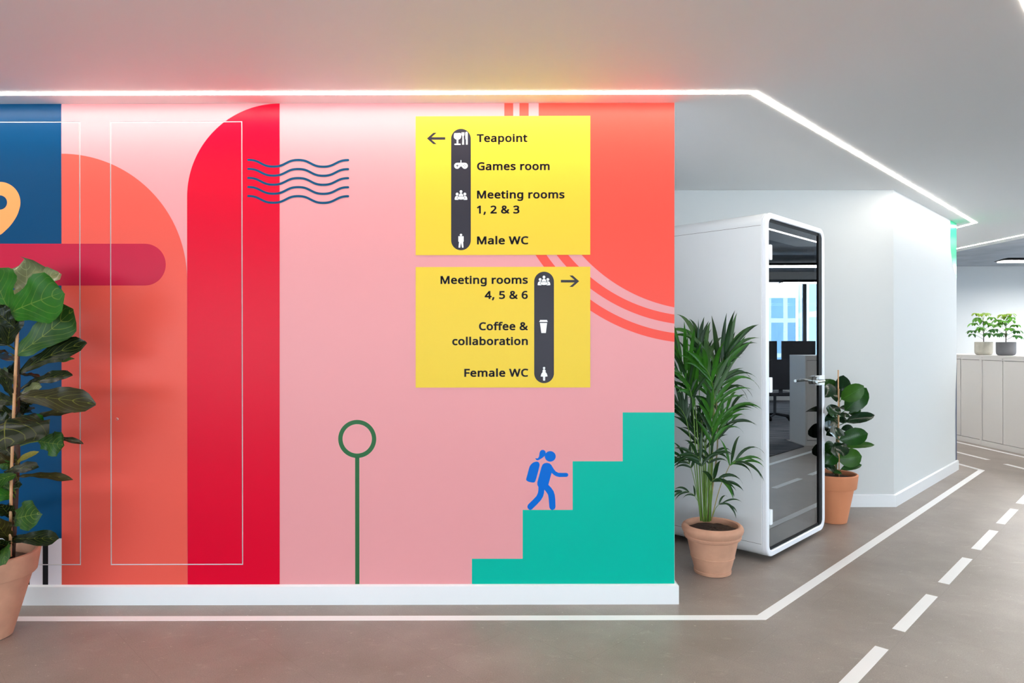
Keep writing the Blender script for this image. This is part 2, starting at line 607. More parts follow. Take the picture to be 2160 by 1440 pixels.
TOPZ = CE
BOTZ = 0.1045
DZ0, DZ1 = W(300, 1190)[1], W(300, 257)[1]
DOORS = [(W(-110, 700)[0], W(169, 700)[0]), (W(234, 700)[0], W(511, 700)[0])]
G = 0.0028        # half width of the gap round each door
xs = [-9.0]
for a, b in DOORS:
    xs += [a - G, b + G]
xs += [WX]
skin = MB()
for i in range(0, len(xs), 2):
    skin.box(xs[i], xs[i + 1], WY, WY + 0.0034, 0, CE)
for a, b in DOORS:
    skin.box(a - G, b + G, WY, WY + 0.0034, 0, DZ0 - G)
    skin.box(a - G, b + G, WY, WY + 0.0034, DZ1 + G, CE)
skin.obj('wall_front', M['wall_white'], kind='structure')
for i, (a, b) in enumerate(DOORS):
    d = MB().box(a + G, b - G, WY, WY + 0.0034, DZ0 + G, DZ1 - G).obj('door_%d' % (i + 1), M['wall_white'], kind='structure')
    if i == 1:
        kx, kz = W(247.3, 883.5)
        ring = MB()
        n = 20
        ring.add([(kx + r * math.cos(t * 2 * PI / n), y, kz + r * math.sin(t * 2 * PI / n)) for r, y in ((0.007, WY - 0.0012), (0.0045, WY - 0.003)) for t in range(n)],
                 [(t, (t + 1) % n, n + (t + 1) % n, n + t) for t in range(n)])
        ring.obj('keyhole', M['chrome'], d, smooth=True)


def cut_gaps(me):
    """remove the strips of a mural mesh that would bridge the gaps round the doors"""
    bm = bmesh.new()
    bm.from_mesh(me)
    planes = []
    for a, b in DOORS:
        planes += [((a - G, 0, 0), (1, 0, 0)), ((a + G, 0, 0), (1, 0, 0)), ((b - G, 0, 0), (1, 0, 0)), ((b + G, 0, 0), (1, 0, 0))]
    for z in (DZ0, DZ1):
        planes += [((0, 0, z - G), (0, 0, 1)), ((0, 0, z + G), (0, 0, 1))]
    for co, no in planes:
        bmesh.ops.bisect_plane(bm, geom=bm.verts[:] + bm.edges[:] + bm.faces[:], plane_co=co, plane_no=no, dist=1e-7)
    kill = []
    for f in bm.faces:
        c = f.calc_center_median()
        for a, b in DOORS:
            inx = a - G < c.x < b + G
            inz = DZ0 - G < c.z < DZ1 + G
            core_ = a + G < c.x < b - G and DZ0 + G < c.z < DZ1 - G
            if inx and inz and not core_:
                kill.append(f)
                break
    bmesh.ops.delete(bm, geom=kill, context='FACES')
    bm.to_mesh(me)
    bm.free()


def flat(name, polys, ink_name, layer, parent, px=True, cut=True):
    """flat printed shape: list of outlines; later outlines inside the first are holes"""
    c = bpy.data.curves.new('outline', 'CURVE')
    c.dimensions = '2D'
    for poly in polys:
        pts = [W(*p) for p in poly] if px else poly
        sp = c.splines.new('POLY')
        sp.points.add(len(pts) - 1)
        sp.use_cyclic_u = True
        for i, p in enumerate(pts):
            sp.points[i].co = (p[0], p[1], 0, 1)
    c.fill_mode = 'FRONT'
    tmp = bpy.data.objects.new('tmp', c)
    me = bpy.data.meshes.new_from_object(tmp)
    bpy.data.objects.remove(tmp)
    bpy.data.curves.remove(c)
    y = WY - 0.0004 * layer
    me.transform(Matrix(((1, 0, 0, 0), (0, 0, -1, y), (0, 1, 0, 0), (0, 0, 0, 1))))
    if cut:
        cut_gaps(me)
    me.name = name
    me.materials.clear()
    me.materials.append(INK[ink_name])
    o = bpy.data.objects.new(name, me)
    COL.objects.link(o)
    o.parent = parent
    o.matrix_parent_inverse = Matrix.Translation(-parent.location) if parent.parent is None else Matrix.Identity(4)
    return o


def arc(cx, cy, rx, ry, a0, a1, n=48):
    return [(cx + rx * math.cos(math.radians(a0 + (a1 - a0) * i / n)), cy - ry * math.sin(math.radians(a0 + (a1 - a0) * i / n))) for i in range(n + 1)]


def band(pts, w):
    """outline of a round-ended line of width w along pts (pixels)"""
    n = len(pts)
    L, R = [], []
    for i, p in enumerate(pts):
        a = pts[max(i - 1, 0)]
        b = pts[min(i + 1, n - 1)]
        d = Vector((b[0] - a[0], b[1] - a[1])).normalized()
        L.append((p[0] + d.y * w / 2, p[1] - d.x * w / 2))
        R.append((p[0] - d.y * w / 2, p[1] + d.x * w / 2))

    def cap(p, d0):
        return [(p[0] + w / 2 * math.cos(d0 + PI * k / 8), p[1] + w / 2 * math.sin(d0 + PI * k / 8)) for k in range(1, 8)]
    d = Vector((pts[-1][0] - pts[-2][0], pts[-1][1] - pts[-2][1]))
    e = Vector((pts[0][0] - pts[1][0], pts[0][1] - pts[1][1]))
    return L + cap(pts[-1], math.atan2(d.y, d.x) - PI / 2) + R[::-1] + cap(pts[0], math.atan2(e.y, e.x) - PI / 2)


def smooth_path(ctrl, n=6, closed=True):
    """Catmull-Rom through control points"""
    m = len(ctrl)
    out = []
    rng = range(m) if closed else range(m - 1)
    for i in rng:
        if closed:
            p = [Vector(ctrl[(i + k) % m]) for k in (-1, 0, 1, 2)]
        else:
            p = [Vector(ctrl[min(max(i + k, 0), m - 1)]) for k in (-1, 0, 1, 2)]
        for j in range(n):
            t = j / n
            q = 0.5 * ((2 * p[1]) + (p[2] - p[0]) * t + (2 * p[0] - 5 * p[1] + 4 * p[2] - p[3]) * t * t + (-p[0] + 3 * p[1] - 3 * p[2] + p[3]) * t ** 3)
            out.append(tuple(q))
    if not closed:
        out.append(tuple(ctrl[-1]))
    return out


TY, BY = 210.0, 1231.5       # pixel rows just past the top and bottom of the print; clamped below
T0 = (CE - EYE) / K


def top(x):
    return 720 - T0 - ROLL * (x - 1080)


def bot(x):
    return 720 + (EYE - BOTZ) / K - ROLL * (x - 1080)


RX = 1422.5
mural = thing('wall_mural', (-0.8, WY - 0.001, 0.11), 'large abstract mural in pink, coral, red, blue and teal printed across the long wall', 'mural')
flat('background_panel', [[(129.5, top(129)), (RX, top(RX)), (RX, bot(RX)), (130.5, bot(130))]], 'pink', 1, mural)
flat('blue_panel', [[(-900, top(-900)), (129.6, top(130)), (130.4, 1135), (-900, 1135)]], 'blue', 2, mural)
flat('white_panel', [[(-900, 1135), (130.5, 1135), (130.5, bot(130)), (-900, bot(-900))]], 'white', 2, mural)
for x0 in (-66.5, -27.5, 12, 51.3, 90.3):
    flat('black_stripe', [[(x0, 1135), (x0 + 11.6, 1135), (x0 + 11.6, bot(x0)), (x0, bot(x0))]], 'black', 3, mural)
flat('coral_quarter_circle', [[(130, 324.3)] + arc(130, 589, 264.6, 264.8, 90, 0)[1:] + [(395.5, bot(395)), (130.4, bot(130))]], 'orange', 3, mural)
flat('red_arch', [arc(590, 415, 195, 415 - top(590), 180, 90) + [(590.2, bot(590)), (396, bot(395)), (395, 800)]], 'red', 4, mural)
flat('crimson_pill', [[(-900, 514)] + arc(306, 558, 44, 44, 90, -90) + [(-900, 602)]], 'crimson', 5, mural)
pin = [(0 + 43.4 * math.cos(math.radians(a)), 427 - 43.4 * math.sin(math.radians(a))) for a in range(-12, 193, 6)]
pin += smooth_path([(-42.5, 436), (-36, 455), (-22, 476), (-5, 492.5)], 4, False)[1:] + [(0, 495.5)] + smooth_path([(5, 492.5), (22, 476), (36, 455), (42.5, 436)], 4, False)[:-1]
flat('location_pin', [pin, arc(0.3, 427, 15.1, 15.1, 0, 354, 40)], 'pin', 3, mural)

# coral sun with two rings, cut off by the wall's end


def fit(xl, x1, y1, x2, y2):
    """circle with a vertical tangent at x = xl through two points"""
    lo, hi = y1 - 900, y1
    f = lambda cy: ((x1 - xl) ** 2 + (y1 - cy) ** 2) / (2 * (x1 - xl)) - ((x2 - xl) ** 2 + (y2 - cy) ** 2) / (2 * (x2 - xl))
    for _ in range(80):
        m = (lo + hi) / 2
        if f(lo) * f(m) <= 0:
            hi = m
        else:
            lo = m
    cy = (lo + hi) / 2
    r = ((x1 - xl) ** 2 + (y1 - cy) ** 2) / (2 * (x1 - xl))
    return xl + r, cy, r


def side_curve(xl, x1, y1, x2, y2):
    cx, cy, r = fit(xl, x1, y1, x2, y2)
    a_end = math.degrees(math.acos((RX - cx) / r))
    pts = [(cx + r * math.cos(math.radians(a)), cy + r * math.sin(math.radians(a))) for a in [180 + (a_end - 180) * i / 50 for i in range(51)]]
    return [(xl, top(xl))] + pts


flat('coral_sun', [side_curve(1136.3, 1227, 537.4, 1421, 647.8) + [(RX, top(RX))]], 'coral', 2, mural)
for o_, i_ in (((1095.7, 1174.5, 538, 1421, 682), (1115, 1199, 538, 1421, 663)), ((1063.8, 1130, 538, 1421, 720.6), (1082.5, 1153, 538, 1421, 702))):
    flat('coral_ring', [side_curve(*o_) + side_curve(*i_)[::-1]], 'coral', 2, mural)
flat('teal_staircase', [[(995.5, bot(995)), (995.5, 1178), (1102.5, 1178), (1102.5, 1075), (1208, 1075), (1208, 972.5), (1313.5, 972.5), (1313.5, 869.5), (RX, 869.5), (RX, bot(RX))]], 'teal', 2, mural)
flat('green_ring', [arc(753.6, 925.4, 40.1, 40.1, 0, 356, 72), arc(753.6, 925.2, 31, 31, 0, 354, 60)], 'green', 2, mural)
flat('green_pole', [[(749.1, 964.5), (758, 964.5), (758.2, bot(758)), (749.3, bot(749))]], 'green', 2, mural)
for k in range(5):
    pts = []
    for i in range(97):
        x = 524 + 210.4 * i / 96
        t = (x - 524) / 105.3 * 2 * PI
        s = math.cos(t)
        pts.append((x, 344.3 + 19.05 * k - 7.0 * (s - 0.06 * math.cos(3 * t)) / 0.94 + (x - 524) * 0.002))
    flat('wave_line', [band(pts, 4.7)], 'navy', 5, mural)


# the climber, traced in nine-fold enlargement
def z9(l):
    return [(1080 + x / 9.0, 930 + y / 9.0) for x, y in l]


figure = flat('climbing_figure', [z9(arc(726, 289, 104, 100, 0, 354, 50))], 'royal', 3, mural)
figure['label'] = 'small blue pictogram of a walker with ponytail and backpack climbing the teal steps'
flat('ponytail', [z9(smooth_path([(640, 230), (632, 195), (605, 170), (575, 166), (545, 180), (525, 215), (517, 270), (505, 305), (480, 327), (445, 322), (455, 350), (485, 364), (520, 352), (575, 318), (622, 278), (650, 260)], 5))], 'royal', 4, figure)
flat('backpack', [z9(smooth_path([(465, 388), (505, 400), (523, 440), (518, 490), (480, 640), (445, 755), (420, 783), (385, 785), (320, 772), (280, 750), (268, 722), (290, 640), (325, 510), (350, 455), (400, 408)], 5))], 'royal', 3, figure)
torso = [(560, 490), (580, 445), (615, 418), (660, 410), (710, 420), (745, 450), (790, 525), (830, 575), (880, 600), (960, 602)] + [(1030, 601), (1058, 612), (1070, 640), (1058, 668), (1030, 679)] + [(900, 681), (840, 668), (795, 642), (752, 602)]
flat('torso', [z9(torso + [(690, 828), (655, 905), (612, 925), (560, 925), (502, 870), (480, 830), (480, 780)])], 'royal', 3, figure)
flat('rear_leg', [z9([(502, 860), (500, 930), (490, 985), (462, 1045), (400, 1110), (308, 1200), (290, 1235), (296, 1270), (322, 1297), (350, 1306), (378, 1295), (480, 1195), (548, 1120), (590, 1050), (608, 985), (614, 920), (614, 850)])], 'royal', 4, figure)
flat('front_leg', [z9([(616, 922), (660, 978), (685, 1020), (696, 1090), (708, 1250), (722, 1284), (745, 1302), (770, 1306), (798, 1296), (818, 1275), (826, 1245), (822, 1110), (812, 1020), (790, 950), (745, 885), (690, 828), (640, 850)])], 'royal', 4, figure)

# mural that wraps the corner of the far wall (mint disc above, slate disc below)
P0, P1 = Vector((3.226, 5.61)), Vector((4.835, 7.219))
LW = (P1 - P0).length


def far_disc(name, ctrl, ink_name):
    """outline in (distance back from the corner, height) on the diagonal wall"""
    u = (P0 - P1).normalized()
    nrm = Vector((1, -1)).normalized() * 0.0012
    k = MB()
    k.add([(P1.x + u.x * s + nrm.x, P1.y + u.y * s + nrm.y, z) for s, z in ctrl], [tuple(range(len(ctrl)))])
    return k


def far_s(px, y0, Z=None):
    """distance back from the corner for a pixel column on the diagonal wall"""
    r = (px - 1080) / F
    Yp = 2.384 / (1 - r)
    return (7.219 - Yp) * math.sqrt(2), Yp


def far_pt(px, py):
    s, Yp = far_s(px, py)
    return (max(s, 0.0), EYE - (py - 720) * Yp / F)


green_pts = [far_pt(2004.8, 466), far_pt(2004.7, 495), far_pt(2004.9, 515), far_pt(2006, 533), far_pt(2008.5, 552), far_pt(2012, 570), far_pt(2016, 583), far_pt(2020.7, 592)]
green_pts = [(p[0], min(p[1], CE)) for p in green_pts]
green_pts[0] = (green_pts[0][0], CE)
o = far_disc('mint_disc', green_pts + [(0, CE)], 'mint').obj('mint_disc', INK['mint'])
tag(o, 'mint green disc wrapping the top corner of the far white wall', 'wall graphic')
o = far_disc('slate_disc', [far_pt(2020.5, 742), far_pt(2018.5, 762), far_pt(2017, 790), far_pt(2015.6, 830), far_pt(2015, 870), far_pt(2015, 972), (0, 0.1045)], 'slate').obj('slate_disc', INK['slate'])
tag(o, 'slate blue strip of wall print at the corner above the far skirting', 'wall graphic')

# ------------------------------------------------------------------ lettering
GLY = {"&":[587,[244,581,215,580,188,575,165,567,144,555,127,541,114,524,104,504,98,481,96,456,97,438,101,420,107,403,114,387,123,372,133,358,144,344,155,331,166,318,142,303,120,288,100,273,83,256,69,239,57,220,49,199,44,175,43,149,45,117,52,89,65,63,81,42,102,24,127,10,156,0,188,-6,223,-8,252,-7,278,-4,303,2,325,9,347,18,366,28,385,40,403,53,420,67,490,0,585,0,468,114,487,137,504,163,518,191,530,221,541,253,550,286,479,286,472,262,465,238,457,216,447,195,436,176,423,159,268,308,299,328,326,349,350,372,368,397,379,426,383,458,381,483,375,505,366,524,353,541,337,555,318,567,296,575,271,580],[241,524,262,522,279,515,294,505,304,492,311,476,313,458,310,437,304,419,292,401,276,385,253,368,225,350,207,369,192,387,180,404,172,421,167,438,165,457,168,476,175,493,186,506,202,516,220,522],[209,273,190,262,174,251,159,239,147,227,136,215,128,201,121,186,118,170,116,152,120,124,129,101,146,81,168,66,194,57,225,55,258,56,287,62,314,71,337,83,357,97,375,111]],",":[215,[70,74,73,93,148,93,154,84,149,65,143,45,136,23,128,1,120,-20,111,-42,102,-63,94,-84,85,-103,33,-103,38,-83,43,-61,49,-38,53,-15,58,8,63,31,67,53]],"1":[459,[71,452,226,573,285,573,285,0,216,0,216,400,216,415,216,428,216,439,216,450,217,460,217,470,218,479,218,489,219,499,211,491,203,483,196,477,188,471,179,463,169,455,108,405]],"2":[459,[197,580,221,581,255,579,285,572,313,562,336,548,356,531,372,510,384,485,391,458,394,428,392,399,386,371,375,344,361,318,344,292,324,267,301,241,275,214,247,185,128,67,128,64,417,64,417,0,38,0,38,59,188,210,216,238,240,264,261,287,280,309,295,331,306,353,315,376,320,399,322,424,318,453,309,477,294,496,273,510,249,518,221,520,194,519,169,514,147,506,126,495,104,482,83,466,45,513,60,526,77,537,94,548,113,557,132,565,153,572,174,577]],"3":[459,[181,579,218,581,273,576,317,563,352,540,376,511,390,477,395,439,394,414,389,392,381,372,370,355,356,339,340,326,321,316,300,307,277,302,277,298,319,290,353,276,379,255,398,229,409,198,413,163,410,131,403,101,390,74,371,50,348,30,318,14,283,2,241,-6,193,-8,164,-7,136,-5,110,-1,85,5,60,13,36,23,36,89,61,78,87,69,114,61,141,56,168,52,194,51,241,55,278,65,305,81,324,104,335,132,339,164,337,187,331,206,320,223,306,236,288,247,265,255,240,261,211,264,179,265,123,265,123,326,180,326,209,327,236,332,259,339,278,350,294,362,307,377,316,394,321,413,323,434,320,460,311,481,295,498,274,511,249,519,219,521,199,521,181,519,164,515,147,511,132,505,117,498,103,491,89,482,75,473,39,521,61,537,87,550,115,563,147,573]],"4":[459,[17,190,286,576,359,576,359,193,443,193,443,130,359,130,359,0,291,0,291,130,17,130],[295,500,292,500,287,490,282,479,276,468,270,456,263,446,257,438,86,193,291,193,291,374,291,387,291,400,291,412,292,423,292,434,293,444,293,454,294,464,294,474,294,483,295,492]],"5":[459,[64,302,86,573,373,573,373,508,146,508,132,342,142,344,155,346,169,348,185,350,202,351,221,351,258,349,292,342,322,331,349,316,371,297,389,274,402,247,410,217,413,183,410,145,402,111,387,81,368,54,343,32,314,15,280,2,242,-5,199,-8,170,-7,142,-4,116,0,91,6,70,14,51,23,51,90,71,79,95,70,121,62,148,57,174,53,200,52,227,54,252,58,274,65,293,76,310,89,323,106,333,126,339,149,341,176,337,210,325,239,306,262,279,279,243,289,197,292,182,291,164,290,146,288,128,285,112,283,99,280]],"6":[459,[265,578,306,581,318,580,330,580,344,579,356,578,368,576,377,573,377,513,367,516,356,519,344,520,332,522,320,523,308,523,273,521,242,515,216,504,193,491,173,474,158,454,145,431,134,407,127,380,121,352,117,322,115,291,119,291,128,303,138,315,150,326,163,335,178,343,194,350,213,355,233,357,255,358,287,356,316,349,342,338,365,322,384,303,400,279,412,251,419,220,421,184,419,147,411,112,399,82,382,55,361,33,336,15,307,2,275,-5,239,-8,212,-6,187,-1,163,7,140,19,119,35,101,54,84,76,70,103,59,133,51,166,46,204,44,245,45,278,47,310,51,342,57,374,64,404,75,433,87,461,103,486,121,510,143,530,168,548,196,562,228,572],[241,303,217,301,195,296,175,287,157,276,143,263,131,248,122,232,117,215,115,198,116,181,119,163,123,146,129,129,137,114,146,99,158,85,170,74,185,64,201,57,219,53,238,51,270,55,297,66,320,84,337,109,348,143,351,184,348,218,339,247,324,271,302,289,274,300]],"C":[507,[281,578,324,581,353,580,381,577,409,572,435,565,460,557,482,547,453,486,435,494,415,501,394,508,372,513,348,516,323,517,294,516,266,510,241,502,217,490,196,474,178,456,162,434,149,410,139,383,131,353,127,321,125,286,128,241,135,200,147,164,164,132,186,105,213,83,244,68,281,58,322,55,347,56,371,58,394,62,416,66,438,72,460,78,460,15,438,8,416,2,393,-2,369,-6,342,-7,312,-8,257,-4,208,8,166,28,130,56,101,90,78,131,62,178,52,230,49,287,51,329,57,369,67,406,81,440,99,471,120,499,145,523,174,543,206,559,242,571]],"F":[416,[78,0,78,573,398,573,398,509,150,509,150,306,383,306,383,243,150,243,150,0]],"G":[584,[286,577,346,581,377,580,407,577,437,572,465,565,491,557,516,547,489,484,468,493,445,501,421,508,395,513,369,516,342,517,298,514,259,505,225,489,195,468,170,441,150,409,136,373,127,332,124,286,127,243,134,202,146,166,164,133,187,106,216,84,251,68,292,58,340,55,364,55,385,56,404,59,421,61,437,65,452,68,452,238,326,238,326,302,524,302,524,22,493,12,462,5,431,-1,398,-5,362,-7,323,-8,267,-4,217,8,173,28,136,55,105,89,81,130,63,176,52,229,49,286,53,343,65,395,84,442,111,482,145,517,186,544,233,564]],"M":[727,[78,0,78,573,184,573,361,103,364,103,544,573,650,573,650,0,578,0,578,352,578,371,579,389,579,408,580,426,580,443,581,460,582,475,583,489,584,501,581,501,390,0,330,0,142,502,139,502,140,490,141,477,142,461,142,444,143,426,144,407,144,387,144,367,144,347,144,0]],"T":[446,[8,509,8,573,437,573,437,509,259,509,259,0,187,0,187,509]],"W":[746,[161,0,10,573,85,573,174,223,177,211,180,199,183,186,185,175,188,163,190,151,193,140,195,129,196,118,198,107,200,97,201,87,203,97,205,108,206,119,209,131,211,142,213,154,216,166,219,179,222,191,225,203,229,215,232,227,333,573,407,573,512,225,516,212,520,200,523,187,526,175,529,163,532,151,534,139,536,128,538,117,540,106,542,96,544,87,545,100,548,114,550,129,553,144,556,159,560,175,564,191,568,207,572,224,660,573,735,573,583,0,510,0,399,375,395,387,392,398,389,410,386,421,383,433,380,443,378,454,375,463,373,471,372,478,370,484,370,488,369,484,368,478,367,471,365,463,363,454,361,443,358,433,355,421,352,409,349,397,346,385,342,373,234,0]],"a":[450,[231,437,204,436,177,432,151,426,126,419,104,410,84,400,106,347,124,355,143,363,163,370,183,376,205,379,227,380,253,378,275,371,293,359,306,342,313,317,316,285,316,259,243,257,179,251,127,238,87,219,59,192,43,159,37,119,39,92,45,68,55,48,68,30,84,16,103,6,124,-2,148,-7,172,-8,195,-7,216,-5,234,-1,250,5,265,13,279,22,292,33,304,46,317,61,320,61,334,0,385,0,385,293,381,338,368,375,347,403,318,422,279,433],[252,208,315,210,315,172,311,134,299,103,279,79,253,62,223,52,188,49,167,51,148,56,132,66,120,79,112,97,110,119,113,144,124,165,141,182,167,195,204,203]],"b":[493,[68,0,68,609,139,609,139,461,139,443,138,426,138,410,137,396,136,383,135,373,139,373,153,390,169,405,189,419,213,429,240,435,272,437,322,431,365,412,401,381,428,338,444,283,449,215,447,168,439,127,427,91,410,61,390,36,365,17,337,3,306,-5,272,-8,240,-6,213,0,189,10,169,24,153,38,139,55,133,55,119,0],[260,379,296,374,325,360,348,338,363,306,373,265,376,216,373,166,363,126,348,93,325,69,297,55,261,51,219,55,187,69,165,93,150,125,142,165,139,214,139,217,140,252,144,282,150,308,159,330,172,348,188,361,207,371,231,377]],"c":[385,[208,435,245,438,267,437,288,435,309,431,328,426,344,421,358,415,337,356,323,361,308,365,292,370,275,373,259,375,244,376,217,374,193,368,172,358,155,343,141,325,131,303,123,277,119,247,117,213,119,181,123,152,131,126,141,104,155,86,172,71,191,61,214,55,240,53,262,54,283,56,302,60,319,65,336,71,351,78,351,15,336,8,320,3,304,-2,285,-5,264,-7,241,-8,204,-5,170,2,139,15,112,34,88,58,69,87,55,123,47,165,44,213,47,262,56,305,71,342,90,372,114,396,142,415,174,428]],"e":[452,[234,438,198,435,164,426,134,411,108,390,86,364,68,333,55,297,47,257,44,212,47,167,56,126,70,91,90,61,114,36,143,17,176,3,212,-5,251,-8,279,-7,304,-5,327,-1,349,4,370,11,392,20,392,82,370,73,348,66,327,60,305,56,280,53,254,52,215,56,181,69,154,90,134,119,122,157,117,201,411,201,411,244,409,281,402,315,390,346,374,373,354,396,329,414,301,427,269,435],[233,380,202,377,175,366,154,348,137,323,125,293,119,257,338,257,336,281,333,302,326,322,318,338,306,353,292,364,276,373,256,378]],"f":[276,[199,612,227,613,244,613,259,612,274,609,287,606,300,603,310,599,292,544,283,546,273,549,262,552,251,554,239,555,228,556,206,553,189,545,175,532,166,513,160,489,158,458,158,430,266,430,266,375,158,375,158,0,87,0,87,375,12,375,12,408,87,432,87,457,89,492,95,522,104,547,116,568,132,585,152,597,174,606]],"g":[493,[221,438,169,431,126,411,91,377,65,332,49,278,44,214,49,149,65,95,91,51,126,18,170,-2,221,-8,250,-6,275,-1,299,8,320,21,338,37,354,57,358,57,357,51,357,43,356,32,356,21,355,11,355,4,355,-13,352,-48,341,-77,324,-101,300,-119,271,-130,237,-134,206,-133,177,-130,149,-125,123,-118,99,-110,78,-100,78,-165,99,-174,122,-180,147,-186,174,-189,202,-192,233,-192,274,-190,310,-183,341,-172,367,-155,388,-135,404,-109,416,-80,423,-46,425,-7,425,430,369,430,359,373,355,373,338,393,319,409,297,422,273,431,248,436],[230,379,207,376,187,370,169,359,153,344,140,326,130,303,123,277,119,247,117,213,120,165,130,124,146,92,169,68,197,54,232,50,253,51,271,53,288,58,303,65,315,74,326,85,336,98,343,113,349,131,353,151,355,173,356,197,356,214,355,251,350,282,343,309,332,331,319,348,302,362,281,371,257,377]],"i":[207,[68,0,68,430,139,430,139,0],[104,591,93,590,83,586,75,580,68,572,64,560,63,546,64,532,68,521,75,512,83,506,93,502,104,501,115,502,124,506,133,512,140,521,144,532,145,546,144,560,140,572,133,580,124,586,115,590]],"l":[207,[68,0,68,609,139,609,139,0]],"m":[750,[249,437,266,438,298,436,325,430,349,420,369,406,386,388,398,366,402,366,418,388,438,406,461,420,486,430,512,436,540,438,584,434,621,421,649,401,669,371,681,330,685,280,685,0,615,0,615,277,613,308,606,333,594,353,577,367,555,376,528,379,490,374,460,362,438,342,423,315,414,280,411,237,411,0,342,0,342,277,341,298,337,317,332,333,325,347,315,359,303,367,289,374,272,377,253,379,227,377,204,370,185,360,170,347,158,329,150,308,144,283,140,255,139,223,139,0,68,0,68,430,125,430,136,371,140,371,149,385,160,398,173,409,186,418,201,425,217,431,233,435]],"n":[496,[275,438,257,437,239,435,222,431,206,425,190,418,175,409,162,398,150,385,140,371,136,371,125,430,68,430,68,0,139,0,139,223,142,269,151,308,166,338,189,361,222,374,265,379,295,376,319,367,338,353,351,333,358,307,361,275,361,0,431,0,431,280,426,330,413,371,391,401,361,421,322,434]],"o":[485,[204,435,244,438,281,435,316,426,347,412,374,392,398,367,417,336,431,301,439,261,442,216,440,181,436,150,428,121,417,95,404,71,388,51,369,33,348,18,324,7,299,-1,271,-6,241,-8,214,-6,188,-1,163,7,140,18,119,33,100,51,84,71,70,95,59,121,51,150,46,181,44,216,47,261,55,301,68,336,87,367,110,392,137,412,169,426],[242,379,202,374,171,359,147,335,130,303,120,263,117,216,119,184,123,154,130,128,141,105,155,86,172,71,192,59,216,53,243,51,270,53,294,59,314,71,331,86,345,105,356,128,363,154,367,184,369,216,367,248,363,277,355,303,345,325,331,344,314,359,294,370,270,376]],"p":[493,[273,438,251,437,231,434,213,429,197,422,182,414,170,405,158,394,148,383,139,371,136,371,126,430,68,430,68,-192,139,-192,139,-16,139,-5,138,7,137,20,136,33,135,45,134,55,139,55,148,44,158,33,170,24,182,15,197,7,213,1,231,-4,251,-7,272,-8,306,-5,337,3,365,17,390,37,410,62,427,93,439,129,447,170,449,216,444,284,428,339,401,383,365,413,322,432],[260,379,296,374,325,359,348,334,363,302,373,262,376,217,375,186,371,157,364,131,354,108,341,88,326,72,308,60,286,53,261,51,233,53,208,59,188,70,172,85,159,103,150,126,144,152,140,182,139,216,139,229,141,261,145,289,152,313,161,333,174,349,190,362,210,371,233,377]],"r":[331,[269,438,249,437,231,433,214,426,198,418,183,407,170,395,158,381,147,367,137,351,134,351,126,430,68,430,68,0,139,0,139,229,140,251,143,270,149,289,156,305,166,321,176,334,189,346,202,355,217,363,232,369,248,373,264,374,271,374,279,373,287,372,296,371,303,370,310,368,319,433,312,435,304,436,295,437,286,437,277,438]],"s":[384,[157,435,202,438,228,437,252,434,275,430,298,424,319,417,339,409,315,353,297,360,278,366,258,372,238,377,218,379,197,380,171,379,149,374,131,366,118,356,111,343,108,328,109,317,113,307,119,298,127,290,139,282,154,274,172,266,193,256,219,246,245,236,268,226,289,215,306,203,321,191,333,176,341,159,346,140,348,119,346,92,339,69,327,49,311,32,292,18,268,6,241,-2,210,-6,176,-8,148,-7,122,-5,99,-1,78,5,59,11,42,19,42,83,60,75,81,67,104,60,128,54,153,50,178,49,211,51,236,57,256,66,269,79,277,94,280,112,279,123,276,132,271,141,264,150,253,158,239,167,222,176,200,185,174,196,148,206,124,217,103,228,84,239,69,252,57,266,48,283,43,302,41,324,46,358,61,386,85,408,118,425]],"t":[289,[75,437,103,528,144,528,144,430,269,430,269,375,144,375,144,127,146,103,153,83,163,69,177,58,193,52,212,50,222,50,233,51,245,53,255,54,264,56,272,59,272,5,263,1,253,-2,240,-4,226,-6,213,-8,200,-8,178,-7,157,-3,138,4,120,13,104,27,91,44,82,66,76,93,74,125,74,375,13,375,13,409]]," ":[209]}
BOLD = 0.029


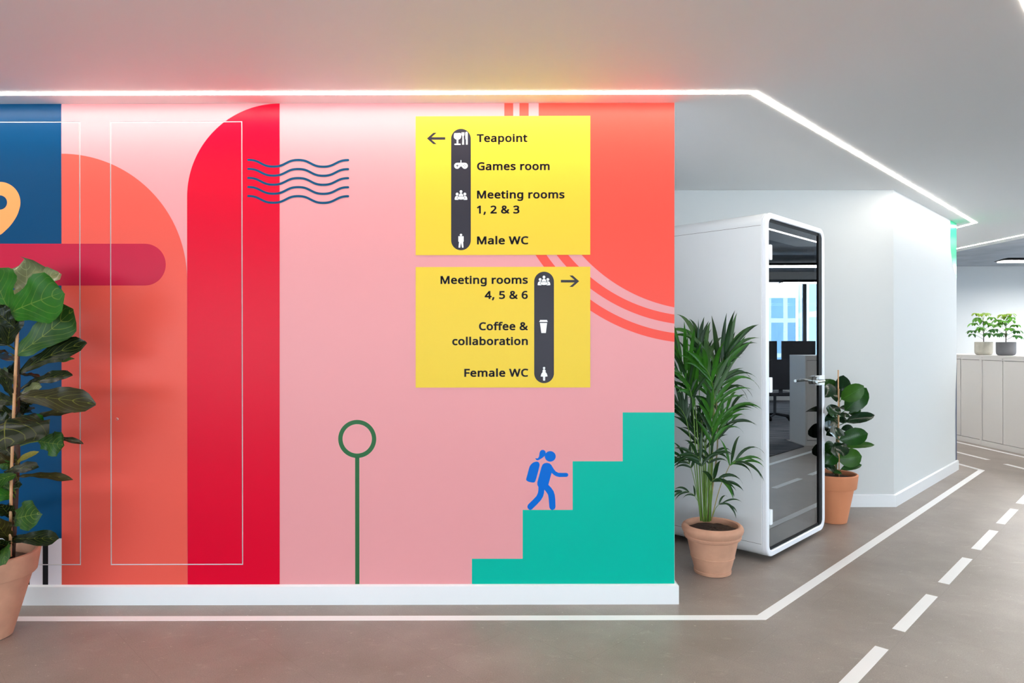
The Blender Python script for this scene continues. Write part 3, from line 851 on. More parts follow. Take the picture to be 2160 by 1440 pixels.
def text_mesh(lines, layer, name, parent, ink_name, cap_px=16.8):
    """lines: (string, x left px, x right px, baseline px)"""
    allv, allf = [], []
    for s, xl, xr, yb in lines:
        x = 0.0
        glyph_polys = []
        for ch in s:
            g = GLY[ch]
            glyph_polys.append((ch, [[((l[2 * i]) / 1000 + x, l[2 * i + 1] / 1000) for i in range(len(l) // 2)] for l in g[1:]]))
            x += (g[0] + 26) / 1000
        P = [p for _, ls in glyph_polys for l in ls for p in l]
        x0, x1 = min(p[0] for p in P) - BOLD, max(p[0] for p in P) + BOLD
        sy = cap_px * K / (0.571 + 2 * BOLD)
        a, zb = W(xl, yb)
        b, _ = W(xr, yb)
        sx = (b - a) / (x1 - x0)

        def tr(p, ):
            return (a + (p[0] - x0) * sx, zb + (p[1] + BOLD) * sy)
        for ch, ls in glyph_polys:
            c = bpy.data.curves.new('glyph', 'CURVE')
            c.dimensions = '2D'
            c.fill_mode = 'FRONT'
            for l in ls:
                sp = c.splines.new('POLY')
                sp.points.add(len(l) - 1)
                sp.use_cyclic_u = True
                for i, p in enumerate(l):
                    q = tr(p)
                    sp.points[i].co = (q[0], q[1], 0, 1)
            if not ls:
                bpy.data.curves.remove(c)
                continue
            tmp = bpy.data.objects.new('tmp', c)
            me = bpy.data.meshes.new_from_object(tmp)
            k = len(allv)
            allv += [(v.co.x, v.co.y) for v in me.vertices]
            allf += [tuple(i + k for i in p.vertices) for p in me.polygons]
            bpy.data.objects.remove(tmp)
            bpy.data.curves.remove(c)
            bpy.data.meshes.remove(me)
            # embolden: a stroke round every outline
            for l in ls:
                n = len(l)
                for i in range(n):
                    p, q = Vector(l[i]), Vector(l[(i + 1) % n])
                    d = q - p
                    if d.length < 1e-6:
                        continue
                    d.normalize()
                    nn = Vector((-d.y, d.x)) * BOLD
                    k = len(allv)
                    allv += [tr(p + nn), tr(p - nn), tr(q - nn), tr(q + nn)]
                    allf.append((k, k + 1, k + 2, k + 3))
                    r = Vector(l[i - 1])
                    e = (p - r)
                    if e.length > 1e-6 and e.normalized().dot(d) < 0.98:
                        e.normalize()
                        if e.dot(d) > -0.3:      # mitred corner
                            n2 = Vector((-e.y, e.x)) * BOLD
                            for sg in (1, -1):
                                m = (nn + n2) * sg
                                m = m * (BOLD * BOLD / max(m.dot(nn * sg), 1e-9))
                                k = len(allv)
                                allv += [tr(p), tr(p + n2 * sg), tr(p + m), tr(p + nn * sg)]
                                allf.append((k, k + 1, k + 2, k + 3))
    y = WY - 0.0004 * layer
    k = MB()
    k.add([(v[0], y, v[1]) for v in allv], allf)
    o = k.obj(name, INK[ink_name], parent)
    return o


def stadium(x0, x1, y0, y1):
    r = (x1 - x0) / 2
    c = (x0 + x1) / 2
    return arc(c, y0 + r, r, r, 180, 0, 32) + arc(c, y1 - r, r, r, 0, -180, 32)


def arrow(xt, y, d, parent, layer=9):
    """arrow with its tip at xt pointing along d (+1 right, -1 left)"""
    P = [(0, 0), (13.5, -12), (20.5, -12), (9.5, -2.6), (38.5, -2.6), (38.5, 2.6), (9.5, 2.6), (20.5, 12), (13.5, 12)]
    flat('arrow', [[(xt - d * a, y + b) for a, b in P]], 'char', layer, parent)


sign1 = thing('directional_sign', (W(1061, 537)[0], WY - 0.003, W(1061, 537)[1]), 'yellow directional sign reading Teapoint, Games room, Meeting rooms 1, 2 & 3 and Male WC', 'sign', 'yellow directional signs on the mural wall')
sign2 = thing('directional_sign', (W(1061, 817)[0], WY - 0.003, W(1061, 817)[1]), 'yellow directional sign reading Meeting rooms 4, 5 & 6, Coffee & collaboration and Female WC', 'sign', 'yellow directional signs on the mural wall')
flat('panel', [[(877, 245.6), (1245, 244.4), (1245, 537.3), (877, 538.2)]], 'yellow', 7, sign1)
flat('panel', [[(877, 563.2), (1245, 562.4), (1245, 816.8), (877, 817.2)]], 'yellow', 7, sign2)
flat('icon_strip', [stadium(951.7, 993.2, 272, 527.7)], 'char', 8, sign1)
flat('icon_strip', [stadium(1126.8, 1168.4, 573, 807.7)], 'char', 8, sign2)
arrow(900.8, 292.3, -1, sign1)
arrow(1221.5, 593, 1, sign2)
text_mesh([('Teapoint', 1005.7, 1112.5, 300), ('Games room', 1006.2, 1159.4, 359.3), ('Meeting rooms', 1006.2, 1190.8, 419), ('1, 2 & 3', 1006, 1095.8, 450.6), ('Male WC', 1006.2, 1114.6, 515.5)], 8, 'lettering', sign1, 'char')
text_mesh([('Meeting rooms', 929.3, 1113.4, 598.9), ('4, 5 & 6', 1022.4, 1113.4, 630.5), ('Coffee &', 1010.4, 1114, 696.4), ('collaboration', 954, 1113.4, 727.8), ('Female WC', 979.4, 1114.2, 794.5)], 8, 'lettering', sign2, 'char')


# pictograms (white on the charcoal strips)
def zz(l, ox, oy, s):
    return [(ox + x / s, oy + y / s) for x, y in l]


A = lambda l: zz(l, 940, 250, 11.07)
g = flat('cutlery_icon', [A(smooth_path([(205, 345), (280, 345), (352, 345), (365, 400), (362, 435), (340, 475), (298, 497)], 4, False) + [(298, 590)] + [(345, 590), (352, 604), (345, 620), (212, 620), (207, 604), (212, 590), (258, 590), (258, 497)] + smooth_path([(258, 497), (215, 475), (194, 440), (192, 405), (205, 345)], 4, False)[:-1])], 'icon', 9, sign1)
flat('fork', [A([(374, 325), (386, 325), (386, 375), (395, 375), (395, 325), (408, 325), (408, 375), (414, 375), (414, 325), (426, 325), (426, 375), (430, 375), (430, 325), (441, 325), (440, 385), (430, 408), (422, 415), (432, 612), (386, 612), (395, 415), (380, 402), (374, 385)])], 'icon', 9, g)
flat('knife', [A([(462, 335), (470, 320), (488, 312), (506, 320), (515, 335), (515, 612), (476, 612), (476, 490), (465, 485), (462, 400)])], 'icon', 9, g)
pad = [(270, 1035), (450, 1035)] + [(450 + 69 * math.cos(math.radians(a)), 1106 + 70 * math.sin(math.radians(a))) for a in range(-90, 151, 12)] + [(375, 1122), (345, 1122)] + [(270 + 69 * math.cos(math.radians(a)), 1106 + 70 * math.sin(math.radians(a))) for a in range(30, 271, 12)]
g = flat('gamepad_icon', [A(pad)], 'icon', 9, sign1)
flat('antenna', [A([(349, 975), (369, 975), (369, 1040), (349, 1040)])], 'icon', 9, g)
flat('direction_pad', [A([(265, 1075), (281, 1075), (281, 1098), (306, 1098), (306, 1112), (281, 1112), (281, 1138), (265, 1138), (265, 1112), (242, 1112), (242, 1098), (265, 1098)])], 'char', 10, g)
for cx, cy in ((446, 1080), (446, 1132), (420, 1106), (472, 1106)):
    flat('button', [A(arc(cx, cy, 9.5, 9.5, 0, 345, 14))], 'char', 10, g)


def meeting_icon(parent, ox, oy, s):
    """three people round an oval table; unit square taken from the enlarged photograph"""
    B = lambda l: [(ox + (x - 312) * s, oy + (y - 208) * s) for x, y in l]
    g = flat('meeting_icon', [B(arc(313, 267, 76, 31, 0, 354, 40))], 'icon', 11, parent)
    flat('table_outline', [B(arc(313, 266, 85, 39, 0, 354, 40))], 'char', 10, g)
    for cx, cy in ((312, 137), (234, 187), (390, 187)):
        flat('head', [B(arc(cx, cy, 28, 29, 0, 345, 28))], 'icon', 9, g)
    flat('body', [B([(268, 228)] + [(312 + 44 * math.cos(math.radians(a)), 222 - 52 * math.sin(math.radians(a))) for a in range(180, -1, -15)] + [(358, 228), (358, 250), (268, 250)])], 'icon', 9, g)
    flat('body', [B([(184, 300), (186, 268), (196, 240), (214, 226), (240, 222), (262, 232), (262, 304), (205, 304)])], 'icon', 9, g)
    flat('body', [B([(440, 300), (438, 268), (428, 240), (410, 226), (384, 222), (362, 232), (362, 304), (420, 304)])], 'icon', 9, g)


meeting_icon(sign1, 972.5, 411.7, 1 / 9.6)
meeting_icon(sign2, 1147.4, 591.6, 1 / 9.6)
Bm = lambda l: zz(l, 940, 390, 9.6)
g = flat('male_icon', [Bm([(258, 1040), (366, 1040), (366, 1148), (356, 1152), (362, 1270), (332, 1270), (313, 1165), (296, 1270), (262, 1270), (272, 1152), (258, 1148)])], 'icon', 9, sign1)
flat('head', [Bm(arc(312, 1013, 25, 24, 0, 345, 26))], 'icon', 9, g)
Cm = lambda l: zz(l, 1110, 560, 5.538)
g = flat('cup_icon', [Cm([(160, 670), (243, 670), (229, 787), (176, 787)])], 'icon', 9, sign2)
flat('cup_lid', [Cm([(161, 635), (243, 635), (246, 648), (250, 652), (250, 658), (152, 658), (152, 652), (158, 648)])], 'icon', 9, g)
g = flat('female_icon', [Cm(smooth_path([(208, 1211), (222, 1216), (227, 1232), (226, 1244), (240, 1262), (249, 1294)], 4, False) + [(221, 1296), (220, 1342), (209, 1343), (208.4, 1296), (207, 1296), (207, 1343), (197, 1342), (196, 1296)] + smooth_path([(169, 1294), (177, 1262), (190, 1244), (190, 1232), (195, 1216), (208, 1211)], 4, False)[:-1])], 'icon', 9, sign2)
flat('head', [Cm(arc(208, 1196, 14, 13.5, 0, 345, 26))], 'icon', 9, g)

# ------------------------------------------------------------------ ceiling strips and floor tape


def ribbon(path, width, z0, z1):
    """mitred flat strip following a floor-plan path"""
    n = len(path)
    nor = []
    for i in range(n - 1):
        d = (Vector(path[i + 1]) - Vector(path[i])).normalized()
        nor.append(Vector((-d.y, d.x)))
    L, R = [], []
    for i in range(n):
        if i == 0:
            m = nor[0]
        elif i == n - 1:
            m = nor[-1]
        else:
            m = nor[i - 1] + nor[i]
            m = m / m.dot(nor[i])
        L.append((path[i][0] + m.x * width / 2, path[i][1] + m.y * width / 2))
        R.append((path[i][0] - m.x * width / 2, path[i][1] - m.y * width / 2))
    k = MB()
    vs = [(p[0], p[1], z) for z in (z0, z1) for i in range(n) for p in (L[i], R[i])]
    fs = []
    for i in range(n - 1):
        a, b, c, d = 2 * i, 2 * i + 1, 2 * i + 3, 2 * i + 2
        o = 2 * n
        fs += [(a, b, c, d), (o + a, o + d, o + c, o + b), (a, d, o + d, o + a), (b, o + b, o + c, c)]
    fs += [(0, 2 * n, 2 * n + 1, 1), (2 * n - 2, 2 * n - 1, 4 * n - 1, 4 * n - 2)]
    return k.add(vs, fs)


S1 = [(-9, 3.400), (1.238, 3.400), (5.008, 7.170), (5.008, 14.3)]
S2 = [(-9, 2.265), (1.715, 2.265), (6.155, 6.705), (6.155, 14.3)]
t = ribbon(S1, 0.034, CE - 0.0028, CE - 0.0002).obj('strip_light', M['strip'])
tag(t, 'long white light strip in the ceiling along the mural wall, bending towards the far corner', 'ceiling light', 'linear light strips set in the ceiling')
t = ribbon(S2, 0.034, CE - 0.0028, CE - 0.0002).obj('strip_light', M['strip'])
tag(t, 'shorter-looking white light strip in the ceiling above the grey cabinets', 'ceiling light', 'linear light strips set in the ceiling')

TG = 'white tape lines on the floor'
t = ribbon([(-9, 3.362), (1.262, 3.362), (5.073, 7.173), (5.073, 14.2)], 0.056, 0.0, 0.0012).obj('floor_tape', M['tape'])
tag(t, 'long solid white tape line on the floor below the mural, turning diagonally past the booth', 'floor marking', TG)
t = ribbon([(-9, 2.26), (1.70, 2.26), (6.15, 6.71), (6.15, 14.2)], 0.056, 0.0, 0.0012).obj('floor_tape', M['tape'])
tag(t, 'solid white tape line on the floor running close along the foot of the grey cabinets', 'floor marking', TG)
names = ['white floor dash cut off by the bottom edge of the picture', 'second white floor dash from the bottom of the picture', 'third white floor dash from the bottom of the picture',
         'fourth white floor dash from the bottom of the picture', 'fifth white floor dash from the bottom, level with the rubber plant', 'sixth white floor dash, cut off by the right edge of the picture']
offc = 1.343
for k in range(-1, 7):
    x0 = 1.245 + 0.622 * k
    xa, xb = x0 - 0.02, x0 + 0.42
    if k == 6:
        xb = min(xb, 5.3)
    t = ribbon([(xa + 0.02, xa + 0.02 + offc), (xb + 0.02, xb + 0.02 + offc)], 0.056, 0.0, 0.0012).obj('floor_dash', M['tape'])
    lab = names[k] if 0 <= k < 6 else ('white floor dash nearest the camera, only seen mirrored in the booth glass' if k < 0 else 'white floor dash where the dashed line bends towards the cabinets')
    tag(t, lab, 'floor marking', 'white dashes along the middle of the walkway')
for k, (ya, yb) in enumerate(((6.93, 7.53), (7.80, 8.42), (8.69, 9.31), (9.58, 10.2))):
    t = ribbon([(5.595, ya), (5.595, yb)], 0.056, 0.0, 0.0012).obj('floor_dash', M['tape'])
    tag(t, ['white floor dash at the right edge beside the grey cabinets', 'white floor dash just past the far wall corner, before the cabinets', 'white floor dash hidden round the far wall corner, third beside the cabinets', 'farthest white floor dash beside the grey cabinets'][k], 'floor marking', 'white dashes along the middle of the walkway')

# ------------------------------------------------------------------ phone booth
B0 = Vector((1.596, 4.161, 0))
UX, VX, ZX = Vector((1, 1, 0)).normalized(), Vector((-1, 1, 0)).normalized(), Vector((0, 0, 1))
BT = Matrix(((UX.x, VX.x, 0, B0.x), (UX.y, VX.y, 0, B0.y), (0, 0, 1, 0), (0, 0, 0, 1)))   # (u, v, z) -> room
BW, BZ0, BZ1, BD = 0.974, 0.032, 2.215, 1.0


def rrect(x0, x1, z0, z1, r, n=8):
    o = []
    for cx, cz, a in ((x1 - r, z1 - r, 0), (x0 + r, z1 - r, 90), (x0 + r, z0 + r, 180), (x1 - r, z0 + r, 270)):
        o += [(cx + r * math.cos(math.radians(a + 90 * i / n)), cz + r * math.sin(math.radians(a + 90 * i / n))) for i in range(n + 1)]
    return o


def loops(mb, rings):
    """bridge successive closed rings of (u, v, z) points"""
    n = len(rings[0])
    vs = [BT @ Vector(p) for r in rings for p in r]
    fs = [(i * n + j, i * n + (j + 1) % n, (i + 1) * n + (j + 1) % n, (i + 1) * n + j) for i in range(len(rings) - 1) for j in range(n)]
    return mb.add(vs, fs)


R_ = lambda d, r, v: [(x, v, z) for x, z in rrect(d, BW - d, BZ0 + d, BZ1 - d, r)]
booth = thing('phone_booth', (B0 + UX * BW / 2 + VX * BD / 2), 'white rounded phone booth with a dark glass door, between the palm and the rubber plant', 'phone booth')
sh = MB()
loops(sh, [R_(0.004, 0.078, 0.030), R_(0, 0.08, 0.034), R_(0, 0.08, BD - 0.03), R_(0.006, 0.078, BD)])
n_ = len(R_(0, .08, 0))
sh.f.append(tuple(3 * n_ + j for j in range(n_))[::-1])
sh.obj('shell', M['booth_white'], booth, smooth=math.radians(30))
rim = MB()
loops(rim, [R_(0.003, 0.078, 0.031), R_(0.0, 0.08, 0.027), R_(0.0, 0.08, 0.006), R_(0.004, 0.078, 0.0), R_(0.034, 0.050, 0.0), R_(0.038, 0.046, 0.004), R_(0.038, 0.046, 0.034), R_(0.003, 0.078, 0.031)])
rim.obj('door_surround', M['booth_rim'], booth, smooth=math.radians(30))
ins = MB()
loops(ins, [R_(0.042, 0.045, 0.045), R_(0.05, 0.04, BD - 0.05)])
ins.f.append(tuple(n_ + j for j in range(n_)))
ins.obj('interior', M['interior'], booth, smooth=math.radians(30))
seal = MB()
loops(seal, [R_(0.038, 0.046, 0.012), R_(0.058, 0.026, 0.012), R_(0.058, 0.026, 0.045), R_(0.038, 0.046, 0.045)])
so = seal.obj('seal', M['black'], booth, smooth=math.radians(30))
MB().box(BW - 0.095, BW - 0.04, 0.006, 0.04, BZ0 + 0.045, BZ1 - 0.045, BT).obj('door_stile', M['black'], booth)
MB().box(BW - 0.142, BW - 0.108, 0.020, 0.04, BZ0 + 0.058, BZ1 - 0.058, BT).obj('door_stile', M['black'], booth)
gl = MB()
gl.add([BT @ Vector(p) for p in ((0.040, 0.014, BZ0 + 0.056), (BW - 0.098, 0.014, BZ0 + 0.056), (BW - 0.098, 0.014, BZ1 - 0.056), (0.040, 0.014, BZ1 - 0.056))], [(0, 1, 2, 3)])
glass = gl.obj('glass_door', M['booth_glass'], booth)
for z in (1.962, 1.122, 0.285):
    h = MB()
    h.prism([(x, y) for x, y in rrect(0.042, 0.078, z - 0.048, z + 0.048, 0.008, 3)], -0.003, 0.013)
    h.v = [tuple(BT @ Vector((v[0], v[2], v[1]))) for v in h.v]
    h.obj('hinge', M['white_plastic'], booth)
for z, n in ((BZ1 - 0.085, 0), (BZ0 + 0.085, 1)):
    MB().box(-0.0004, 0.0, 0.036, BD - 0.03, z, z + 0.0022, BT).obj('seam', M['cab_dark'], booth)
# lever handle on its rose
hz = 1.118
hd = MB()
hd.tube([BT @ Vector((0.800, 0.012, hz)), BT @ Vector((0.800, -0.014, hz))], 0.027, 24)
ho = hd.obj('handle', M['chrome'], booth, smooth=math.radians(40))
le = MB()
le.tube([BT @ Vector(p) for p in ((0.800, -0.012, hz), (0.800, -0.052, hz), (0.790, -0.060, hz), (0.66, -0.060, hz))], [0.010, 0.010, 0.0105, 0.0095], 14)
le.obj('lever', M['chrome'], ho, smooth=math.radians(40))
cl = MB()
cl.box(0.826, 0.928, -0.016, 0.012, hz - 0.034, hz + 0.034, BT)
cl.obj('lock_plate', M['white_plastic'], ho)
for u, v in ((0.2, 0.22), (BW - 0.2, 0.22), (0.2, BD - 0.2), (BW - 0.2, BD - 0.2)):
    c = BT @ Vector((u, v, 0))
    MB().lathe([(0.0, 0), (0.026, 0), (0.026, 0.01), (0.012, 0.014), (0.012, 0.034), (0.0, 0.034)], c, 16).obj('foot', M['black'], booth, smooth=math.radians(40))
# shelf inside
MB().box(0.15, BW - 0.15, BD - 0.40, BD - 0.06, 1.02, 1.045, BT).obj('shelf', M['interior'], booth)

# ------------------------------------------------------------------ tambour cabinets
CX, CD, CH = 6.28, 0.50, 1.206


def cabinet(y0):
    y1 = y0 + 0.8
    r = thing('tambour_cabinet', (CX + CD / 2, (y0 + y1) / 2, 0), '-', 'cabinet', 'row of light grey office cabinets')
    b = MB()
    e = 0.0012
    b.box(CX, CX + CD, y0 + e, y0 + 0.02, 0.0, CH - 0.022)
    b.box(CX, CX + CD, y1 - 0.02, y1 - e, 0.0, CH - 0.022)
    b.box(CX + CD - 0.015, CX + CD, y0 + 0.02, y1 - 0.02, 0.0, CH - 0.022)
    b.box(CX + 0.002, CX + CD - 0.015, y0 + 0.02, y1 - 0.02, 0.0, 0.068)
    b.box(CX + 0.004, CX + 0.02, y0 + 0.02, y1 - 0.02, CH - 0.062, CH - 0.022)
    b.obj('body', M['cab'], r)
    MB().box(CX - 0.004, CX + CD + 0.002, y0 + e, y1 - e, CH - 0.022, CH).obj('top', M['cab'], r)
    mid = (y0 + y1) / 2
    MB().box(CX + 0.045, CX + 0.05, y0 + 0.02, y1 - 0.02, 0.068, CH - 0.062).obj('recess', M['cab_dark'], r)
    for a, c in ((y0 + 0.028, mid - 0.014), (mid + 0.014, y1 - 0.028)):
        d = MB().box(CX + 0.010, CX + 0.024, a, c, 0.074, CH - 0.068).obj('door', M['cab'], r)
    MB().box(CX + 0.014, CX + 0.03, mid - 0.010, mid + 0.006, 0.070, CH - 0.064).obj('door_edge', M['cab'], r)
    MB().tube([(CX + 0.006, mid, CH - 0.045), (CX - 0.001, mid, CH - 0.045)], 0.008, 12).obj('lock', M['chrome'], r, smooth=math.radians(40))
    return r


c0 = cabinet(8.1)
c0['label'] = 'light grey office cabinet under the dark potted plant'
for y0, lab in ((8.9, 'light grey office cabinet under the pale potted plant, beside the white wall corner'), (7.3, 'light grey office cabinet cut by the right edge of the picture'),
                (6.5, 'light grey office cabinet at the near end of the row, mirrored in the booth glass'), (9.7, 'light grey office cabinet hidden behind the far wall corner')):
    dup(c0, (CX + CD / 2, y0 + 0.4, 0), lab)


# ------------------------------------------------------------------ leaves
def prof_fiddle(t):
    pts = [(0, 0.04), (0.06, 0.30), (0.16, 0.48), (0.32, 0.56), (0.48, 0.74), (0.66, 1.0), (0.82, 0.96), (0.93, 0.66), (1, 0.06)]
    return interp(pts, t)


def prof_oval(t):
    return interp([(0, 0.03), (0.06, 0.34), (0.2, 0.74), (0.4, 0.98), (0.6, 1.0), (0.78, 0.80), (0.9, 0.50), (0.97, 0.16), (1, 0.01)], t)


def prof_lance(t):
    return interp([(0, 0.30), (0.08, 0.6), (0.25, 0.95), (0.42, 1.0), (0.62, 0.82), (0.8, 0.5), (0.92, 0.2), (1, 0.01)], t)


def interp(p, t):
    for i in range(len(p) - 1):
        if t <= p[i + 1][0]:
            a = (t - p[i][0]) / (p[i + 1][0] - p[i][0])
            a = a * a * (3 - 2 * a) * 0.4 + a * 0.6
            return p[i][1] + (p[i + 1][1] - p[i][1]) * a
    return p[-1][1]


def leaf_geo(mb, base, tip, width, facing, prof, nl=10, nw=6, curl=0.1, fold=0.12, wave=0.0, waves=3, seed=0, droop=0.0):
    """one leaf blade from base to tip; facing is the direction its upper side looks"""
    base, tip = Vector(base), Vector(tip)
    d = tip - base
    L = d.length
    dn = d / L
    nrm = Vector(facing) - dn * Vector(facing).dot(dn)
    if nrm.length < 1e-4:
        nrm = Vector((0, 0, 1)) - dn * dn.z
    nrm.normalize()
    s = dn.cross(nrm).normalized()
    rnd = random.Random(seed)
    ph = rnd.uniform(0, 6.28)
    k = len(mb.v)
    if mb.uv is None:
        mb.uv = []
    for i in range(nl + 1):
        t = i / nl
        te = t if prof is not prof_fiddle else 1 - (1 - t) ** 1.0
        w = prof(te) * width / 2
        c = base + d * te + nrm * (4 * te * (1 - te) * curl * L) - Vector((0, 0, 1)) * droop * L * te * te
        for j in range(nw + 1):
            u = -1 + 2 * j / nw
            off = fold * abs(u) ** 1.3 * w + wave * width * math.sin(waves * 2 * PI * te + ph + (2.2 if u > 0 else 0)) * u * u
            mb.v.append(tuple(c + s * (u * w) + nrm * off))
            mb.uv.append((0.5 + u / 2, te))
    for i in range(nl):
        for j in range(nw):
            a = k + i * (nw + 1) + j
            mb.f.append((a, a + 1, a + nw + 2, a + nw + 1))
    return mb


def leaf(parent, base, tip, width, facing, m, prof, name='leaf', petiole=None, **kw):
    k = leaf_geo(MB(), base, tip, width, facing, prof, **kw)
    if petiole:
        n0 = len(k.v)
        k.tube(petiole, 0.0028, 6)
        k.uv += [(0.5, 0.02)] * (len(k.v) - n0)
    return k.obj(name, m, parent, smooth=True)


def pot(name, parent, c, prof_out, wall, soil_z, soil_r, m, soil_m=None):
    """turned pot: outer profile then inside back down"""
    top_r, top_z = prof_out[-1]
    prof = [(0, prof_out[0][1])] + prof_out + [(top_r - wall * 0.4, top_z + 0.003), (top_r - wall, top_z - 0.002), (soil_r + 0.004, soil_z - 0.03), (0, soil_z - 0.03)]
    k = MB().lathe(prof, c, 64)
    o = k.obj(name, m, parent, smooth=math.radians(35))
    s = MB()
    rnd = random.Random(3)
    pr = [(0, 0.008), (soil_r * 0.3, 0.006), (soil_r * 0.6, 0.002), (soil_r * 0.85, -0.003), (soil_r, -0.006)]
    s.lathe([(r, soil_z + z) for r, z in pr], c, 40)
    s.v = [(x, y, z + rnd.uniform(-0.004, 0.004)) for x, y, z in s.v]
    s.obj('soil', M['soil'], parent, smooth=True)
    return o


# ------------------------------------------------------------------ fiddle-leaf fig
FC = Vector((-2.502, 3.156, 0))
fig = thing('fiddle_leaf_fig', FC, 'tall fiddle-leaf fig in a pale terracotta pot before the blue wall print', 'potted plant', 'potted plants on the floor')
pot('pot', fig, FC, [(0.098, 0.0), (0.104, 0.003), (0.182, 0.288), (0.186, 0.291), (0.195, 0.292), (0.200, 0.298), (0.213, 0.386), (0.215, 0.394), (0.2135, 0.398)], 0.022, 0.350, 0.188, M['terracotta_pale'])
TYd = 3.20


def P(px, py, dy=0.0):
    return at(px, py, TYd + dy)


trunk_px = [(24, 1190), (28, 1130), (33, 1040), (37, 960), (35, 880), (38, 800), (36, 740), (30, 670), (28, 630)]
TR = [P(*p) for p in trunk_px]
MB().tube(TR, [0.013, 0.0125, 0.012, 0.0115, 0.011, 0.0105, 0.009, 0.007, 0.004], 10).obj('trunk', M['bark'], fig, smooth=True)
cane = MB()
q = [P(21.5, 1172, -0.05), P(24, 1000, -0.05), P(30.5, 830, -0.05), P(38, 676, -0.05)]
cp, cr = [], []
for i in range(13):
    t = i / 12 * 3
    a = min(int(t), 2)
    p = q[a].lerp(q[a + 1], t - a)
    cp += [p - Vector((0, 0, .004)), p, p + Vector((0, 0, .004))]
    cr += [0.0066, 0.0078, 0.0066]
cane.tube(cp, cr, 10)
cane.obj('cane', M['bamboo'], fig, smooth=True)


def trunk_at(py):
    for i in range(len(trunk_px) - 1):
        if trunk_px[i][1] >= py >= trunk_px[i + 1][1]:
            t = (trunk_px[i][1] - py) / (trunk_px[i][1] - trunk_px[i + 1][1])
            return TR[i].lerp(TR[i + 1], t)
    return TR[-1] if py < trunk_px[-1][1] else TR[0]


PXM = 3.2 / F
UPV, CAMV = Vector((0, 0, 1)), Vector((0, -1, 0.05))


def fl(b, t, w, f, m, dyb=0.0, dyt=0.0, side=0.0, **kw):
    """fig leaf from pixel base to pixel tip; f = 1 faces the camera, 0 lies flat"""
    fac = CAMV * f + UPV * (1 - abs(f)) + Vector((side, 0, 0))
    B, T = P(b[0], b[1], dyb), P(t[0], t[1], dyt)
    kw.setdefault('curl', 0.08)
    kw.setdefault('wave', 0.06)
    tk = trunk_at(b[1] + 12)
    mid = tk.lerp(B, 0.6) + Vector((0, 0, 0.004))
    leaf(fig, B, T, w * PXM, fac, M[m], prof_fiddle, petiole=[tk, mid, B + (T - B) * 0.02], nl=12, nw=8, seed=int(b[0] * 7 + t[1]), **kw)


# crown
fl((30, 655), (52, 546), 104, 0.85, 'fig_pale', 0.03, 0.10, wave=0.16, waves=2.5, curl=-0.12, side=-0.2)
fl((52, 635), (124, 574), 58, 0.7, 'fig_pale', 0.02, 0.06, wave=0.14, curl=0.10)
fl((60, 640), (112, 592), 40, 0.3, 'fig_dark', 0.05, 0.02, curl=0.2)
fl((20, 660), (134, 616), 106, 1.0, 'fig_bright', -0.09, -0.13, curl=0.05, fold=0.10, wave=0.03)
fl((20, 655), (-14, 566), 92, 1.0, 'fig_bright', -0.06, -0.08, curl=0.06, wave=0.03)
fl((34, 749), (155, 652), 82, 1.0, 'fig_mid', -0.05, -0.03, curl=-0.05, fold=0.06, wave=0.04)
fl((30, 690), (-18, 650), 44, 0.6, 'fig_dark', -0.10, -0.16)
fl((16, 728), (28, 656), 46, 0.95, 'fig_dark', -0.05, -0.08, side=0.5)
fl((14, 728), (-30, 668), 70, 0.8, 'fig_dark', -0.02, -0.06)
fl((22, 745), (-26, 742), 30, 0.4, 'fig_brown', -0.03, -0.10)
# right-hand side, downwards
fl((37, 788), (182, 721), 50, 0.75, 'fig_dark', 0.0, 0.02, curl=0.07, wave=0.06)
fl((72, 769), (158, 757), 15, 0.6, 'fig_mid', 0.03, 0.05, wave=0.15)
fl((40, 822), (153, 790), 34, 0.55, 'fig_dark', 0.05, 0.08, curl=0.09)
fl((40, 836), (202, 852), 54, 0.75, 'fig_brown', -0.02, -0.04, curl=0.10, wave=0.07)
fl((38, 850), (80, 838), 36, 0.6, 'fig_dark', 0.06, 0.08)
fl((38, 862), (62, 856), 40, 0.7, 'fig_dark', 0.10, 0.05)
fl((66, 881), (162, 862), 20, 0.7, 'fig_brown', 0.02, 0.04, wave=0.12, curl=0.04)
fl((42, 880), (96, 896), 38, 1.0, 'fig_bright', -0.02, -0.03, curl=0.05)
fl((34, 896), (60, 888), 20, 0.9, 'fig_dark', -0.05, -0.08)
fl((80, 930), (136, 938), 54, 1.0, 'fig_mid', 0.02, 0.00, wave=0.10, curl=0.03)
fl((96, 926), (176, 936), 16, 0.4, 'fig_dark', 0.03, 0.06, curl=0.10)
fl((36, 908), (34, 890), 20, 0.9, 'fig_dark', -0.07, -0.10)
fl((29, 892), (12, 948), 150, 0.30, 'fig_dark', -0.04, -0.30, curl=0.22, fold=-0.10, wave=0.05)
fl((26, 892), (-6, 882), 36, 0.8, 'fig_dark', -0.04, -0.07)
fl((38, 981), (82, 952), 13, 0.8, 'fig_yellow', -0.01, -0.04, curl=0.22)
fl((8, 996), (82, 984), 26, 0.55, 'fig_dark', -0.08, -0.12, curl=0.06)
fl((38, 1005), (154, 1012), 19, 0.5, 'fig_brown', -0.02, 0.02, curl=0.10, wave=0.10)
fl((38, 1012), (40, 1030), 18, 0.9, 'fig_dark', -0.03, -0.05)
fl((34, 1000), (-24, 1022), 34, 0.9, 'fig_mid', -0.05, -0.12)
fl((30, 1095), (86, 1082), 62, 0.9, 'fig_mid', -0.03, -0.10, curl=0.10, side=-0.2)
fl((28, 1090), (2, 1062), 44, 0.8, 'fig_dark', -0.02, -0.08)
fl((22, 1138), (124, 1136), 34, 0.65, 'fig_dark', -0.04, -0.02, curl=0.10)
